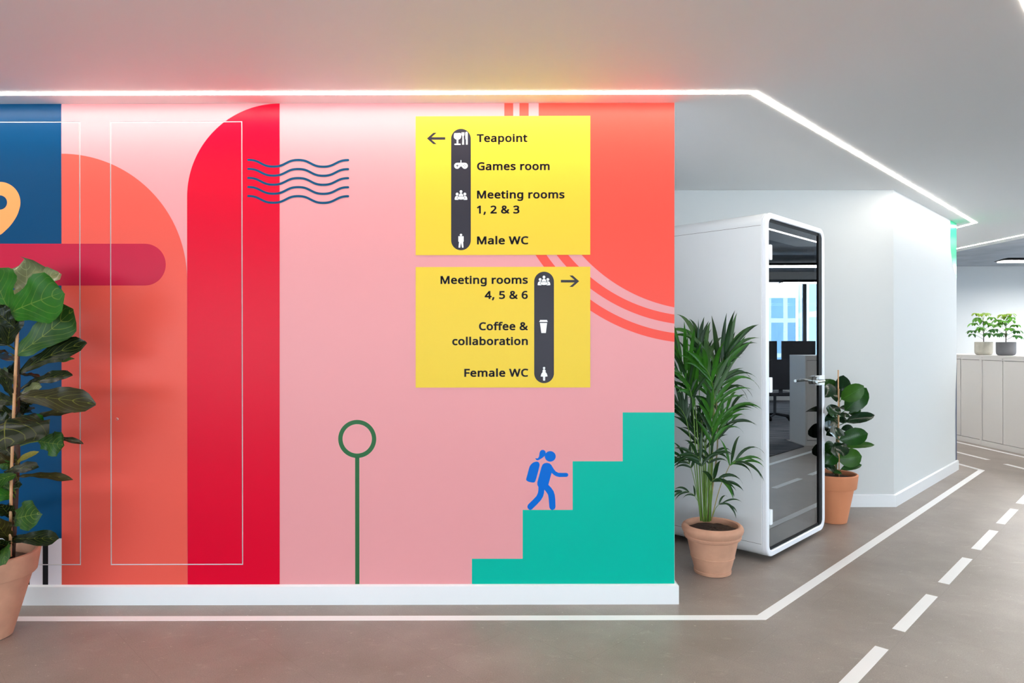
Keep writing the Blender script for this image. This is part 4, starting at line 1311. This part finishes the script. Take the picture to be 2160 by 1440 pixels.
for b, t, w, f, m, dt in (((40, 790), (92, 800), 24, 0.5, 'fig_dark', 0.12), ((40, 835), (88, 815), 30, 0.6, 'fig_pale', 0.02), ((40, 852), (76, 872), 40, 0.8, 'fig_dark', 0.14),
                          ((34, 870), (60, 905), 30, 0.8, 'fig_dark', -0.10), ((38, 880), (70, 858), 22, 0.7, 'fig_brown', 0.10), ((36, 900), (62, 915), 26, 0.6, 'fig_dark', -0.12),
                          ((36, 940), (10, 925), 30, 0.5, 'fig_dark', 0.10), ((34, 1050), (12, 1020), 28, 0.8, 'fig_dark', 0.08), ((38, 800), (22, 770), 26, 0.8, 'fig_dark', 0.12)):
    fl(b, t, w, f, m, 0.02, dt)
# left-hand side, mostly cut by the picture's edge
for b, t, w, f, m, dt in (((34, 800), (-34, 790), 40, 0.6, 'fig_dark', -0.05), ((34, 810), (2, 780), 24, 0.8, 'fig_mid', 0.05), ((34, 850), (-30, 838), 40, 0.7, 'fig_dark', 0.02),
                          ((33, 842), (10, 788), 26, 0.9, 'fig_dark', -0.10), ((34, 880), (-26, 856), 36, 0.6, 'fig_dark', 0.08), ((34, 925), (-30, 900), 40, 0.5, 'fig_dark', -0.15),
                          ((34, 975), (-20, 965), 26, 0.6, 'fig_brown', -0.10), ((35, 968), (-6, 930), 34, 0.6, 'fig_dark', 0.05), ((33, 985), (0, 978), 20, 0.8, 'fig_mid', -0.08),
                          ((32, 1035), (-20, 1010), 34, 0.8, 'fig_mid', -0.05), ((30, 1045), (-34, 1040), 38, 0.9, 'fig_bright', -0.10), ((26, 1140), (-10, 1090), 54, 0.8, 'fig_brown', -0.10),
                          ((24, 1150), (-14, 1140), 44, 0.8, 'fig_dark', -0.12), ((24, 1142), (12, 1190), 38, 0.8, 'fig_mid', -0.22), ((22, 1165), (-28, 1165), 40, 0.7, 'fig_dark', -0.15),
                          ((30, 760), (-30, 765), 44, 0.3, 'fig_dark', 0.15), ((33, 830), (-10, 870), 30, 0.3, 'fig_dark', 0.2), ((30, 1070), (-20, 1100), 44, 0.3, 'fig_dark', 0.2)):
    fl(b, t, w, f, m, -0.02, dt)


# ------------------------------------------------------------------ kentia palm
PC = Vector((1.215, 4.03, 0))
CLAMP_X = WX + 0.012   # foliage brushes the end of the mural wall but does not enter it
palm = thing('potted_palm', PC, 'feathery green palm in a pale ribbed terracotta pot between the mural wall and the booth', 'potted plant', 'potted plants on the floor')
pot('pot', palm, PC, [(0.104, 0.0), (0.109, 0.003), (0.111, 0.018), (0.107, 0.022), (0.128, 0.098), (0.131, 0.100), (0.131, 0.104), (0.129, 0.106), (0.150, 0.205), (0.166, 0.213), (0.170, 0.224), (0.166, 0.232), (0.176, 0.246), (0.182, 0.262), (0.182, 0.272), (0.176, 0.284), (0.168, 0.290)], 0.018, 0.262, 0.150, M['terracotta_pale'])
PY = 4.03
PXP = PY / F


def Q(px, py, dy=0.0):
    return at(px, py, PY + dy)


def leaflet_geo(base, direction, length, width, facing, droop, m, parent, seed):
    direction = Vector(direction).normalized()
    side = direction.cross(Vector(facing)).normalized()
    k = MB()
    k.uv = []
    n = 9
    p = Vector(base)
    d = direction.copy()
    cs = []
    for i in range(n + 1):
        cs.append((p.copy(), d.copy()))
        d = (d - Vector((0, 0, 1)) * droop * (0.35 + 1.9 * i / n) / n).normalized()
        p = p + d * (length / n)
    for i, (c, dd) in enumerate(cs):
        t = i / n
        w = prof_lance(t) * width / 2
        nr = side.cross(dd).normalized()
        for u in (-1, 0, 1):
            k.v.append(tuple(c + side * u * w + nr * (abs(u) * w * 0.35)))
            k.uv.append((0.5 + u / 2, t))
    k.v = [(max(x, CLAMP_X), y, z) for x, y, z in k.v]
    for i in range(n):
        for j in range(2):
            a = 3 * i + j
            k.f.append((a, a + 1, a + 4, a + 3))
    return k.obj('leaflet', m, parent, smooth=True)


def frond(stem, rachis, pairs, length, width, droop, mats, rad=0.0042, stem_m='stem_green', spread=0.75, seed=0, face=(0, -1, 0.4), upb=0.25, sides=(1, -1)):
    """stem and rachis are lists of (px, py, dy); leaflets leave the rachis on both sides"""
    rnd = random.Random(seed)
    pts = [Q(*p) for p in stem] + [Q(*p) for p in rachis]
    sp = []
    n = 5
    c = [tuple(p) for p in pts]
    for i in range(len(c) - 1):
        p = [Vector(c[min(max(i + k, 0), len(c) - 1)]) for k in (-1, 0, 1, 2)]
        for j in range(n):
            t = j / n
            sp.append(0.5 * ((2 * p[1]) + (p[2] - p[0]) * t + (2 * p[0] - 5 * p[1] + 4 * p[2] - p[3]) * t * t + (-p[0] + 3 * p[1] - 3 * p[2] + p[3]) * t ** 3))
    sp.append(pts[-1])
    sp = [Vector((max(p.x, CLAMP_X + 0.004), p.y, p.z)) for p in sp]
    m = len(sp)
    fr = MB().tube(sp, [rad * (1 - 0.75 * i / (m - 1)) for i in range(m)], 7).obj('frond', M[stem_m], palm, smooth=True)
    i0 = (len(stem) - 1) * n + 2 if len(stem) > 1 else 2
    fc = Vector(face).normalized()
    for k in range(pairs):
        t = k / max(pairs - 1, 1)
        x = i0 + (m - 2 - i0) * t
        i = min(int(x), m - 2)
        b = sp[i].lerp(sp[i + 1], x - i)
        tg = (sp[min(i + 1, m - 1)] - sp[max(i - 1, 0)]).normalized()
        sd = tg.cross(fc).normalized()
        for s in sides:
            a = spread * (1.0 - 0.55 * t) * rnd.uniform(0.8, 1.15)
            dr = (tg * math.cos(a) + sd * s * math.sin(a) + Vector((0, 0, upb)) + fc * rnd.uniform(-0.25, 0.25)).normalized()
            L = length * PXP * (0.72 + 0.5 * math.sin(PI * min(1, 0.2 + 0.7 * t))) * rnd.uniform(0.85, 1.1)
            leaflet_geo(b, dr, L, width * 0.86 * PXP * rnd.uniform(0.85, 1.15), fc, droop * rnd.uniform(0.6, 1.4), M[rnd.choice(mats)], fr, k)
    return fr


A_, B_, C_ = 'palm_a', 'palm_b', 'palm_c'
# crown, tall fronds
frond([(1481, 1098, 0.0), (1474, 960, 0.0), (1466, 850, -0.02)], [(1462, 835, -0.05), (1448, 790, -0.10), (1425, 740, -0.16)], 8, 92, 11.5, 0.55, [A_, A_, B_], seed=1, spread=0.55, upb=0.45)
frond([(1492, 1100, 0.02), (1502, 960, 0.02), (1507, 850, 0.02)], [(1510, 800, 0.04), (1522, 765, 0.06), (1538, 735, 0.05)], 7, 92, 12, 0.75, [A_, B_, C_], stem_m='stem_tan', rad=0.0055, seed=2, spread=0.6, upb=0.40)
frond([(1490, 1100, 0.0), (1512, 960, -0.02), (1512, 880, -0.02)], [(1512, 845, -0.02), (1520, 815, 0.0), (1536, 790, 0.02)], 7, 84, 8, 1.5, [A_, B_], stem_m='stem_brown', rad=0.0055, seed=3, spread=1.0, upb=0.35)
frond([(1484, 1100, 0.03), (1488, 960, 0.05), (1495, 850, 0.06)], [(1498, 800, 0.06), (1490, 745, 0.08), (1462, 705, 0.10)], 8, 72, 11, 1.1, [B_, A_, C_], seed=4, spread=0.8, upb=0.2)
frond([(1486, 1100, 0.05), (1482, 950, 0.08), (1476, 850, 0.10)], [(1474, 790, 0.10), (1473, 750, 0.11), (1472, 725, 0.12)], 5, 74, 10, 0.5, [B_], seed=5, spread=0.55, upb=0.3)
frond([(1478, 1098, -0.02), (1468, 960, -0.04), (1462, 860, -0.06)], [(1455, 820, -0.09), (1438, 790, -0.12), (1420, 775, -0.16)], 7, 84, 8, 0.8, [A_, B_], seed=6, spread=0.75, upb=0.3)
frond([(1496, 1100, -0.02), (1500, 960, -0.04), (1504, 870, -0.05)], [(1506, 835, -0.06), (1500, 800, -0.10), (1488, 775, -0.14)], 6, 84, 12, 0.8, [A_, A_, C_], seed=7, spread=0.7, upb=0.35)
# straight spears at the upper right
for k, (b, t) in enumerate((((1527, 760), (1551, 699)), ((1534, 762), (1573, 708)), ((1540, 764), (1585, 719)))):
    bb, tt = Q(b[0], b[1], 0.05), Q(t[0], t[1], 0.05)
    kk = leaf_geo(MB(), bb, tt, 9.5 * PXP, (0.2, -1, 0.3), prof_lance, nl=8, nw=2, curl=-0.04, fold=0.2)
    kk.obj('leaflet', M[B_ if k != 1 else A_], palm, smooth=True)
kk = leaf_geo(MB(), Q(1473, 760, 0.1), Q(1473, 672, 0.1), 7 * PXP, (0.5, -1, 0), prof_lance, nl=8, nw=2, curl=0.0, fold=0.2)
kk.obj('leaflet', M[B_], palm, smooth=True)
# middle fronds
frond([(1494, 1100, 0.02), (1512, 960, 0.0), (1513, 920, 0.0)], [(1515, 895, 0.0), (1526, 872, 0.02), (1545, 858, 0.03)], 6, 74, 8, 1.3, [A_, B_], stem_m='stem_tan', rad=0.004, seed=8, spread=0.85, upb=0.3)
frond([(1486, 1098, 0.0), (1480, 1000, 0.04), (1476, 950, 0.05)], [(1470, 920, 0.05), (1460, 895, 0.05), (1448, 880, 0.06)], 6, 62, 10, 0.7, [B_], rad=0.003, seed=9, spread=0.6)
frond([(1488, 1100, -0.02), (1494, 1000, -0.04), (1500, 950, -0.05)], [(1502, 920, -0.05), (1500, 890, -0.06), (1494, 865, -0.07)], 5, 62, 11, 0.7, [B_, A_], rad=0.003, seed=10, spread=0.55)
frond([(1478, 1098, -0.02), (1462, 960, -0.05), (1450, 895, -0.06)], [(1446, 880, -0.06), (1436, 862, -0.08), (1424, 850, -0.09)], 6, 58, 8, 0.7, [B_], rad=0.0032, seed=11, spread=0.6, upb=0.4)
frond([(1496, 1098, 0.0), (1508, 990, 0.02), (1513, 940, 0.03)], [(1516, 915, 0.03), (1528, 897, 0.05), (1545, 888, 0.06)], 5, 62, 6, 1.2, [A_, B_], rad=0.003, seed=12, spread=0.7)
# lower fronds
frond([(1500, 1098, -0.03), (1518, 1030, -0.06), (1536, 988, -0.08)], [(1542, 978, -0.08), (1556, 972, -0.09), (1570, 974, -0.10)], 5, 60, 7, 1.6, [A_, B_], stem_m='stem_tan', rad=0.003, seed=13, spread=0.7, upb=0.25)
frond([(1479, 1096, -0.03), (1468, 1030, -0.06), (1460, 995, -0.07)], [(1454, 978, -0.08), (1440, 966, -0.09), (1428, 966, -0.1)], 5, 46, 7, 1.5, [B_], rad=0.0028, seed=14, spread=0.8, upb=0.2)
frond([(1490, 1098, -0.06), (1496, 1040, -0.10), (1500, 1020, -0.12)], [(1504, 1012, -0.13), (1516, 1008, -0.15), (1530, 1016, -0.16)], 4, 48, 9, 1.4, [B_, A_], rad=0.0026, seed=15, spread=0.9, upb=0.2)
frond([(1484, 1098, -0.05), (1482, 1020, -0.08), (1480, 990, -0.09)], [(1478, 975, -0.10), (1470, 962, -0.11), (1460, 958, -0.12)], 4, 52, 9, 1.2, [B_], rad=0.0026, seed=16, spread=0.8, upb=0.2)
frond([(1486, 1098, -0.04), (1490, 1020, -0.05), (1494, 985, -0.06)], [(1496, 970, -0.06), (1500, 958, -0.07), (1508, 955, -0.07)], 4, 48, 7, 1.6, [B_], rad=0.0026, seed=17, spread=0.9, upb=0.2)
frond([(1481, 1098, -0.04), (1474, 1062, -0.07), (1468, 1050, -0.08)], [(1462, 1042, -0.09), (1448, 1036, -0.1), (1438, 1036, -0.1)], 3, 34, 5, 1.2, [B_], rad=0.0022, seed=18, spread=0.5, upb=0.1)
frond([(1500, 1098, -0.02), (1508, 1075, -0.04), (1514, 1066, -0.05)], [(1520, 1061, -0.05), (1528, 1060, -0.05), (1538, 1066, -0.05)], 3, 36, 5, 1.5, [B_], rad=0.0022, seed=19, spread=0.5, upb=0.1)
frond([(1490, 1098, 0.06), (1490, 1010, 0.10), (1488, 960, 0.12)], [(1486, 930, 0.12), (1480, 905, 0.14), (1470, 890, 0.15)], 6, 56, 8, 1.0, [B_], rad=0.003, seed=20, spread=0.8)
for k, (a, b) in enumerate((((1484, 1098), (1490, 900)), ((1487, 1099), (1479, 880)), ((1493, 1099), (1497, 880)), ((1480, 1097), (1470, 900)), ((1498, 1098), (1504, 930)), ((1489, 1100), (1486, 930)))):
    MB().tube([Q(a[0], a[1], 0.03 - 0.012 * k), Q((a[0] + b[0]) / 2 + 1, (a[1] + b[1]) / 2, 0.03 - 0.01 * k), Q(b[0], b[1], 0.03)], [0.0045, 0.0038, 0.0026], 7).obj('stem', M['stem_green'], palm, smooth=True)

# ------------------------------------------------------------------ rubber plant
RC = Vector((2.490, 5.16, 0))
rub = thing('rubber_plant', RC, 'glossy dark rubber plant in a plain orange terracotta pot behind the booth door', 'potted plant', 'potted plants on the floor')
pot('pot', rub, RC, [(0.096, 0.0), (0.101, 0.003), (0.150, 0.262), (0.154, 0.265), (0.166, 0.266), (0.169, 0.270), (0.180, 0.364), (0.181, 0.371), (0.178, 0.374)], 0.016, 0.346, 0.160, M['terracotta'])
RY = 5.15


def Rp(px, py, dy=0.0):
    return at(px, py, RY + dy)


rt_px = [(1763, 1004), (1764, 960), (1766, 920), (1768, 880), (1770, 845), (1770, 820)]
RT = [Rp(*p) for p in rt_px]
MB().tube(RT, [0.010, 0.0095, 0.009, 0.008, 0.007, 0.005], 10).obj('trunk', M['stem_brown'], rub, smooth=True)
MB().tube([Rp(1770, 1006, -0.04), Rp(1769, 900, -0.04), Rp(1768, 780, -0.03)], [0.0045, 0.0052, 0.0045], 8).obj('cane', M['bamboo'], rub, smooth=True)


def rl(b, t, w, f, m, dyb=0.0, dyt=0.0, side=0.0, curl=0.08):
    fac = CAMV * f + UPV * (1 - abs(f)) + Vector((side, 0, 0))
    B, T = Rp(b[0], b[1], dyb), Rp(t[0], t[1], dyt)
    py = min(max(b[1] + 8, 822), 1002)
    tk = RT[-1]
    for i in range(len(rt_px) - 1):
        if rt_px[i][1] >= py >= rt_px[i + 1][1]:
            tk = RT[i].lerp(RT[i + 1], (rt_px[i][1] - py) / (rt_px[i][1] - rt_px[i + 1][1]))
    leaf(rub, B, T, w * RY / F, fac, M[m], prof_oval, petiole=[tk, tk.lerp(B, 0.55) - Vector((0, 0, 0.003)), B + (T - B) * 0.02], nl=10, nw=6, curl=curl, fold=0.12, seed=int(b[0] + t[1]))


D_, Mi, Br = 'rub_dark', 'rub_mid', 'rub_bright'
for a in (((1774, 842), (1822, 813), 36, 0.95, Br, -0.10, -0.16), ((1782, 866), (1828, 818), 42, 0.9, Mi, -0.02, -0.03), ((1772, 838), (1779, 791), 34, 0.95, D_, 0.03, 0.06),
          ((1764, 838), (1741, 799), 34, 0.9, Mi, 0.05, 0.08), ((1758, 812), (1738, 838), 24, 0.7, D_, -0.08, -0.22), ((1748, 822), (1765, 848), 15, 0.8, D_, -0.05, -0.16),
          ((1770, 860), (1812, 866), 18, 0.5, D_, 0.03, 0.02), ((1783, 890), (1845, 875), 23, 0.65, D_, -0.02, -0.03), ((1790, 872), (1816, 864), 18, 0.9, Mi, 0.04, 0.05),
          ((1753, 852), (1771, 874), 15, 0.8, D_, -0.06, -0.20), ((1768, 873), (1794, 879), 12, 0.6, D_, -0.05, -0.10), ((1764, 872), (1742, 860), 26, 0.8, Mi, -0.02, -0.08),
          ((1764, 882), (1740, 893), 28, 0.7, D_, -0.03, -0.10), ((1762, 900), (1748, 868), 20, 0.9, Mi, 0.0, 0.03), ((1768, 888), (1786, 884), 16, 0.7, D_, 0.04, 0.06),
          ((1770, 927), (1831, 914), 36, 0.9, Mi, -0.05, -0.07), ((1774, 905), (1800, 902), 16, 0.7, D_, 0.04, 0.08), ((1782, 912), (1742, 918), 24, 0.55, D_, -0.06, -0.22),
          ((1760, 905), (1735, 900), 30, 0.8, D_, -0.05, -0.14), ((1768, 932), (1778, 962), 30, 0.8, D_, -0.10, -0.22), ((1762, 940), (1738, 950), 30, 0.8, Mi, -0.06, -0.10),
          ((1782, 943), (1845, 938), 15, 0.6, Br, -0.01, -0.02), ((1772, 938), (1800, 940), 12, 0.5, D_, 0.02, 0.04), ((1766, 968), (1818, 962), 40, 0.95, Br, -0.02, -0.04),
          ((1762, 950), (1740, 978), 34, 0.9, Mi, -0.04, -0.08), ((1773, 990), (1818, 980), 16, 0.6, Mi, -0.03, -0.03), ((1762, 985), (1738, 984), 24, 0.6, D_, -0.05, -0.08),
          ((1754, 992), (1776, 1000), 10, 0.6, Mi, -0.05, -0.12),
          # leaves reaching forward on the side hidden by the booth's front, mirrored in its glass
          ((1758, 870), (1752, 872), 26, 0.6, D_, -0.10, -0.42), ((1758, 915), (1750, 912), 34, 0.8, D_, -0.10, -0.40), ((1760, 955), (1752, 952), 30, 0.8, D_, -0.10, -0.36)):
    rl(*a)


# ------------------------------------------------------------------ umbrella plants on the cabinets
def umbrella_plant(c, pr, ph, pm, label, seed, height, lean, mats):
    rnd = random.Random(seed)
    r = thing('umbrella_plant', c, label, 'potted plant', 'small umbrella plants on the cabinets')
    pot('pot', r, c, [(pr * 0.72, 0.0), (pr * 0.86, 0.006), (pr * 0.97, 0.026), (pr, 0.05), (pr, ph)], 0.012, ph - 0.018, pr - 0.013, M[pm])
    base = Vector(c) + Vector((0, 0, ph - 0.02))
    pts = [base + Vector((lean * t * t, 0, height * t)) for t in (0, 0.25, 0.5, 0.75, 1)]
    MB().tube(pts, [0.006, 0.0055, 0.005, 0.004, 0.003], 7).obj('trunk', M['bark'], r, smooth=True)
    n = 17
    for k in range(n):
        t = 0.16 + 0.84 * k / (n - 1)
        x = t * 4
        i = min(int(x), 3)
        b = pts[i].lerp(pts[i + 1], x - i)
        az = k * 2.399 + seed
        el = 0.25 + 0.75 * t + rnd.uniform(-0.15, 0.15)
        L = (0.155 - 0.05 * t) * rnd.uniform(0.85, 1.15)
        d = Vector((math.cos(az) * math.cos(el), math.sin(az) * math.cos(el), math.sin(el)))
        e = b + d * L
        k_ = MB()
        k_.uv = []
        k_.tube([b, b.lerp(e, 0.5) + Vector((0, 0, 0.006)), e], [0.0022, 0.0018, 0.0016], 5)
        k_.uv += [(0.5, 0.0)] * len(k_.v)
        hz_ = Vector((d.x, d.y, 0.1)).normalized()
        nl = rnd.choice((6, 7, 8))
        for q_ in range(nl):
            a2 = -2.5 + 5.0 * q_ / (nl - 1)
            dd = Matrix.Rotation(a2, 3, 'Z') @ hz_
            dd = (dd + Vector((0, 0, -0.55 + rnd.uniform(-0.2, 0.15)))).normalized()
            ll = rnd.uniform(0.070, 0.098) * (1.0 - 0.25 * abs(a2) / 2.5)
            leaf_geo(k_, e + dd * 0.006, e + dd * ll, 0.036, (0, -0.25, 1), prof_oval, nl=5, nw=2, curl=0.12, fold=0.15, droop=0.25)
        m = mats[0] if t > 0.85 else (mats[1] if t > 0.4 else mats[2])
        k_.obj('leaf_cluster', M[m], r, smooth=True)


umbrella_plant((6.45, 9.075, CH), 0.1065, 0.175, 'concrete_pale', 'small umbrella plant in a pale grey round pot on the cabinets', 2, 0.34, -0.01, ['schef_c', 'schef_a', 'schef_b'])
umbrella_plant((6.46, 8.68, CH), 0.1085, 0.172, 'concrete_dark', 'small umbrella plant in a charcoal round pot on the cabinets', 5, 0.31, 0.0, ['schef_c', 'schef_a', 'schef_b'])

# ------------------------------------------------------------------ office beyond and mirrored in the booth glass


def pendant(c, L, label, along_x=True):
    r = thing('pendant_light', c, label, 'ceiling light', 'slim linear pendants over the desks')
    x, y, z = c
    a, b = (L / 2, 0.11) if along_x else (0.11, L / 2)
    k = MB()
    # tapered metal body: flat underside, ridge above
    xs_ = [(-a, -b), (a, -b), (a, b), (-a, b)]
    k.add([(x + p, y + q, z) for p, q in xs_] + [(x + p * 0.86, y + q * (0.4 if along_x else 0.86), z + 0.045) if along_x else (x + p * 0.4, y + q * 0.86, z + 0.045) for p, q in xs_],
          [(3, 2, 1, 0), (4, 5, 6, 7), (0, 1, 5, 4), (1, 2, 6, 5), (2, 3, 7, 6), (3, 0, 4, 7)])
    k.obj('housing', M['black'], r)
    d = MB().box(x - a + (0.06 if along_x else 0.01), x + a - (0.06 if along_x else 0.01), y - b + (0.01 if along_x else 0.06), y + b - (0.01 if along_x else 0.06), z - 0.012, z)
    d.obj('diffuser', M['pendant_glow'], r)
    for s in (-1, 1):
        p = (x + s * a * 0.5, y, z + 0.04) if along_x else (x, y + s * b * 0.5, z + 0.04)
        MB().tube([p, (x, y, HI - 0.25), (x, y, HI)], 0.0018, 5).obj('cable', M['duct'], r)


pendant((8.25, 10.1, 2.61), 1.7, 'slim pendant lamp over the cabinets at the right edge of the picture')
pendant((11.3, 12.6, 2.61), 1.7, 'added slim pendant lamp out of view, brightening the far white office wall')  # extra lamp added out of view to brighten the north wall
pendant((7.7, 7.15, 2.56), 1.4, 'slim pendant lamp mirrored near the top of the booth glass', False)
pendant((10.6, 8.6, 2.56), 1.4, 'slim pendant lamp farther back towards the windows, mirrored in the booth glass', False)

du = MB()
du.tube([(9.6, -5, 2.86), (9.6, 9.6, 2.86)], 0.12, 20)
tag(du.obj('ventilation_duct', M['duct'], smooth=True), 'round galvanised duct under the exposed soffit, mirrored in the booth glass', 'duct')

for k, y0 in enumerate((6.65, 8.5, 10.35)):
    tb = thing('desk', (10.1, y0 + 0.9, 0.008), ['white desk nearest the booth reflection', 'middle white desk by the facade', 'farthest white desk by the facade'][k], 'desk', 'white desks along the facade')
    MB().box(9.7, 10.5, y0, y0 + 1.8, 0.715, 0.74).obj('desk_top', M['desk'], tb)
    for yy in (y0 + 0.05, y0 + 1.7):
        for xx in (9.74, 10.41):
            MB().box(xx, xx + 0.05, yy, yy + 0.05, 0.008, 0.715).obj('leg', M['steel'], tb)
    for q, (m0, side) in enumerate(((0.32, 'nearer'), (1.05, 'farther'))):
        mo = thing('monitor', (10.05, y0 + m0 + 0.32, 0.74), 'black monitor, %s of the pair on the %s white desk' % (side, ('nearest', 'middle', 'farthest')[k]), 'monitor', 'black monitors on the desks')
        MB().box(10.0, 10.03, y0 + m0, y0 + m0 + 0.64, 1.02, 1.40).obj('screen', M['screen'], mo)
        MB().box(10.03, 10.06, y0 + m0 + 0.29, y0 + m0 + 0.35, 0.75, 1.2).obj('stand', M['steel'], mo)
        MB().box(9.95, 10.15, y0 + m0 + 0.2, y0 + m0 + 0.44, 0.74, 0.75).obj('base', M['steel'], mo)
    ch = thing('office_chair', (9.2, y0 + 0.6, 0.008), ['black office chair at the nearest white desk', 'black office chair at the middle white desk', 'black office chair at the farthest white desk'][k], 'chair', 'black office chairs at the desks')
    cx, cy = 9.2, y0 + 0.6
    st = MB()
    st.v, st.f = [], []
    st.prism(rrect(cx - 0.24, cx + 0.24, cy - 0.25, cy + 0.25, 0.08, 4), 0.44, 0.50)
    st.obj('seat', M['chair'], ch)
    bk = MB()
    bk.prism(rrect(cy - 0.24, cy + 0.24, 0.56, 1.08, 0.10, 5), 0, 0.04)
    bk.v = [(cx - 0.24 - v[2], v[0], v[1]) for v in bk.v]
    bk.obj('backrest', M['chair'], ch)
    MB().box(cx - 0.27, cx - 0.24, cy - 0.03, cy + 0.03, 0.46, 0.62).obj('bracket', M['chair'], ch)
    MB().tube([(cx, cy, 0.09), (cx, cy, 0.44)], 0.025, 12).obj('column', M['steel'], ch, smooth=math.radians(40))
    for q_ in range(5):
        a = q_ * 2 * PI / 5
        e = (cx + 0.29 * math.cos(a), cy + 0.29 * math.sin(a))
        lg = MB().tube([(cx, cy, 0.11), (e[0], e[1], 0.075)], [0.022, 0.014], 8).obj('leg', M['chair'], ch)
        MB().tube([(e[0] - 0.02 * math.sin(a), e[1] + 0.02 * math.cos(a), 0.037), (e[0] + 0.02 * math.sin(a), e[1] - 0.02 * math.cos(a), 0.037)], 0.029, 12).obj('caster', M['black'], lg)


# towers across the street, seen only mirrored in the booth glass
def facade_mat(name, glass, frame, bw, bh):
    m = bpy.data.materials.new(name)
    m.use_nodes = True
    nt = m.node_tree
    p = nt.nodes['Principled BSDF']
    tc = nt.nodes.new('ShaderNodeTexCoord')
    sx = nt.nodes.new('ShaderNodeSeparateXYZ')
    cb = nt.nodes.new('ShaderNodeCombineXYZ')
    ad = nt.nodes.new('ShaderNodeMath')
    ad.operation = 'ADD'
    br = nt.nodes.new('ShaderNodeTexBrick')
    br.offset = 0
    br.inputs['Scale'].default_value = 1
    br.inputs['Brick Width'].default_value = bw
    br.inputs['Row Height'].default_value = bh
    br.inputs['Mortar Size'].default_value = 0.22
    br.inputs['Color1'].default_value = glass
    br.inputs['Color2'].default_value = tuple(min(1, c * 1.25) for c in glass[:3]) + (1,)
    br.inputs['Mortar'].default_value = frame
    nt.links.new(tc.outputs['Object'], sx.inputs[0])
    nt.links.new(sx.outputs[0], ad.inputs[0])
    nt.links.new(sx.outputs[1], ad.inputs[1])
    nt.links.new(ad.outputs[0], cb.inputs[0])
    nt.links.new(sx.outputs[2], cb.inputs[1])
    nt.links.new(cb.outputs[0], br.inputs[0])
    nt.links.new(br.outputs[0], p.inputs['Base Color'])
    p.inputs['Roughness'].default_value = 0.3
    return m


tw = MB().prism([(62, -30), (62, 30.2), (84, 30.2), (84, -30)], -30, 5.6).obj('office_block', facade_mat('blue_curtain_wall', rgb(130, 170, 205), rgb(220, 230, 238), 1.6, 3.4))
tag(tw, 'pale blue glass office block across the street, mirrored in the booth glass', 'building')
tw = MB().lathe([(7, -30), (7, 60), (0, 60)], (48, 32.0, 0), 40).obj('round_tower', facade_mat('white_tower_cladding', rgb(170, 200, 220), rgb(236, 240, 244), 1.4, 3.4), smooth=math.radians(30))
tag(tw, 'round white glazed tower across the street, mirrored in the booth glass', 'building')
st = MB().box(13.6, 200, -150, 150, -31, -30).obj('street', mat('street_asphalt', rgb(150, 152, 156), 0.9), kind='structure')
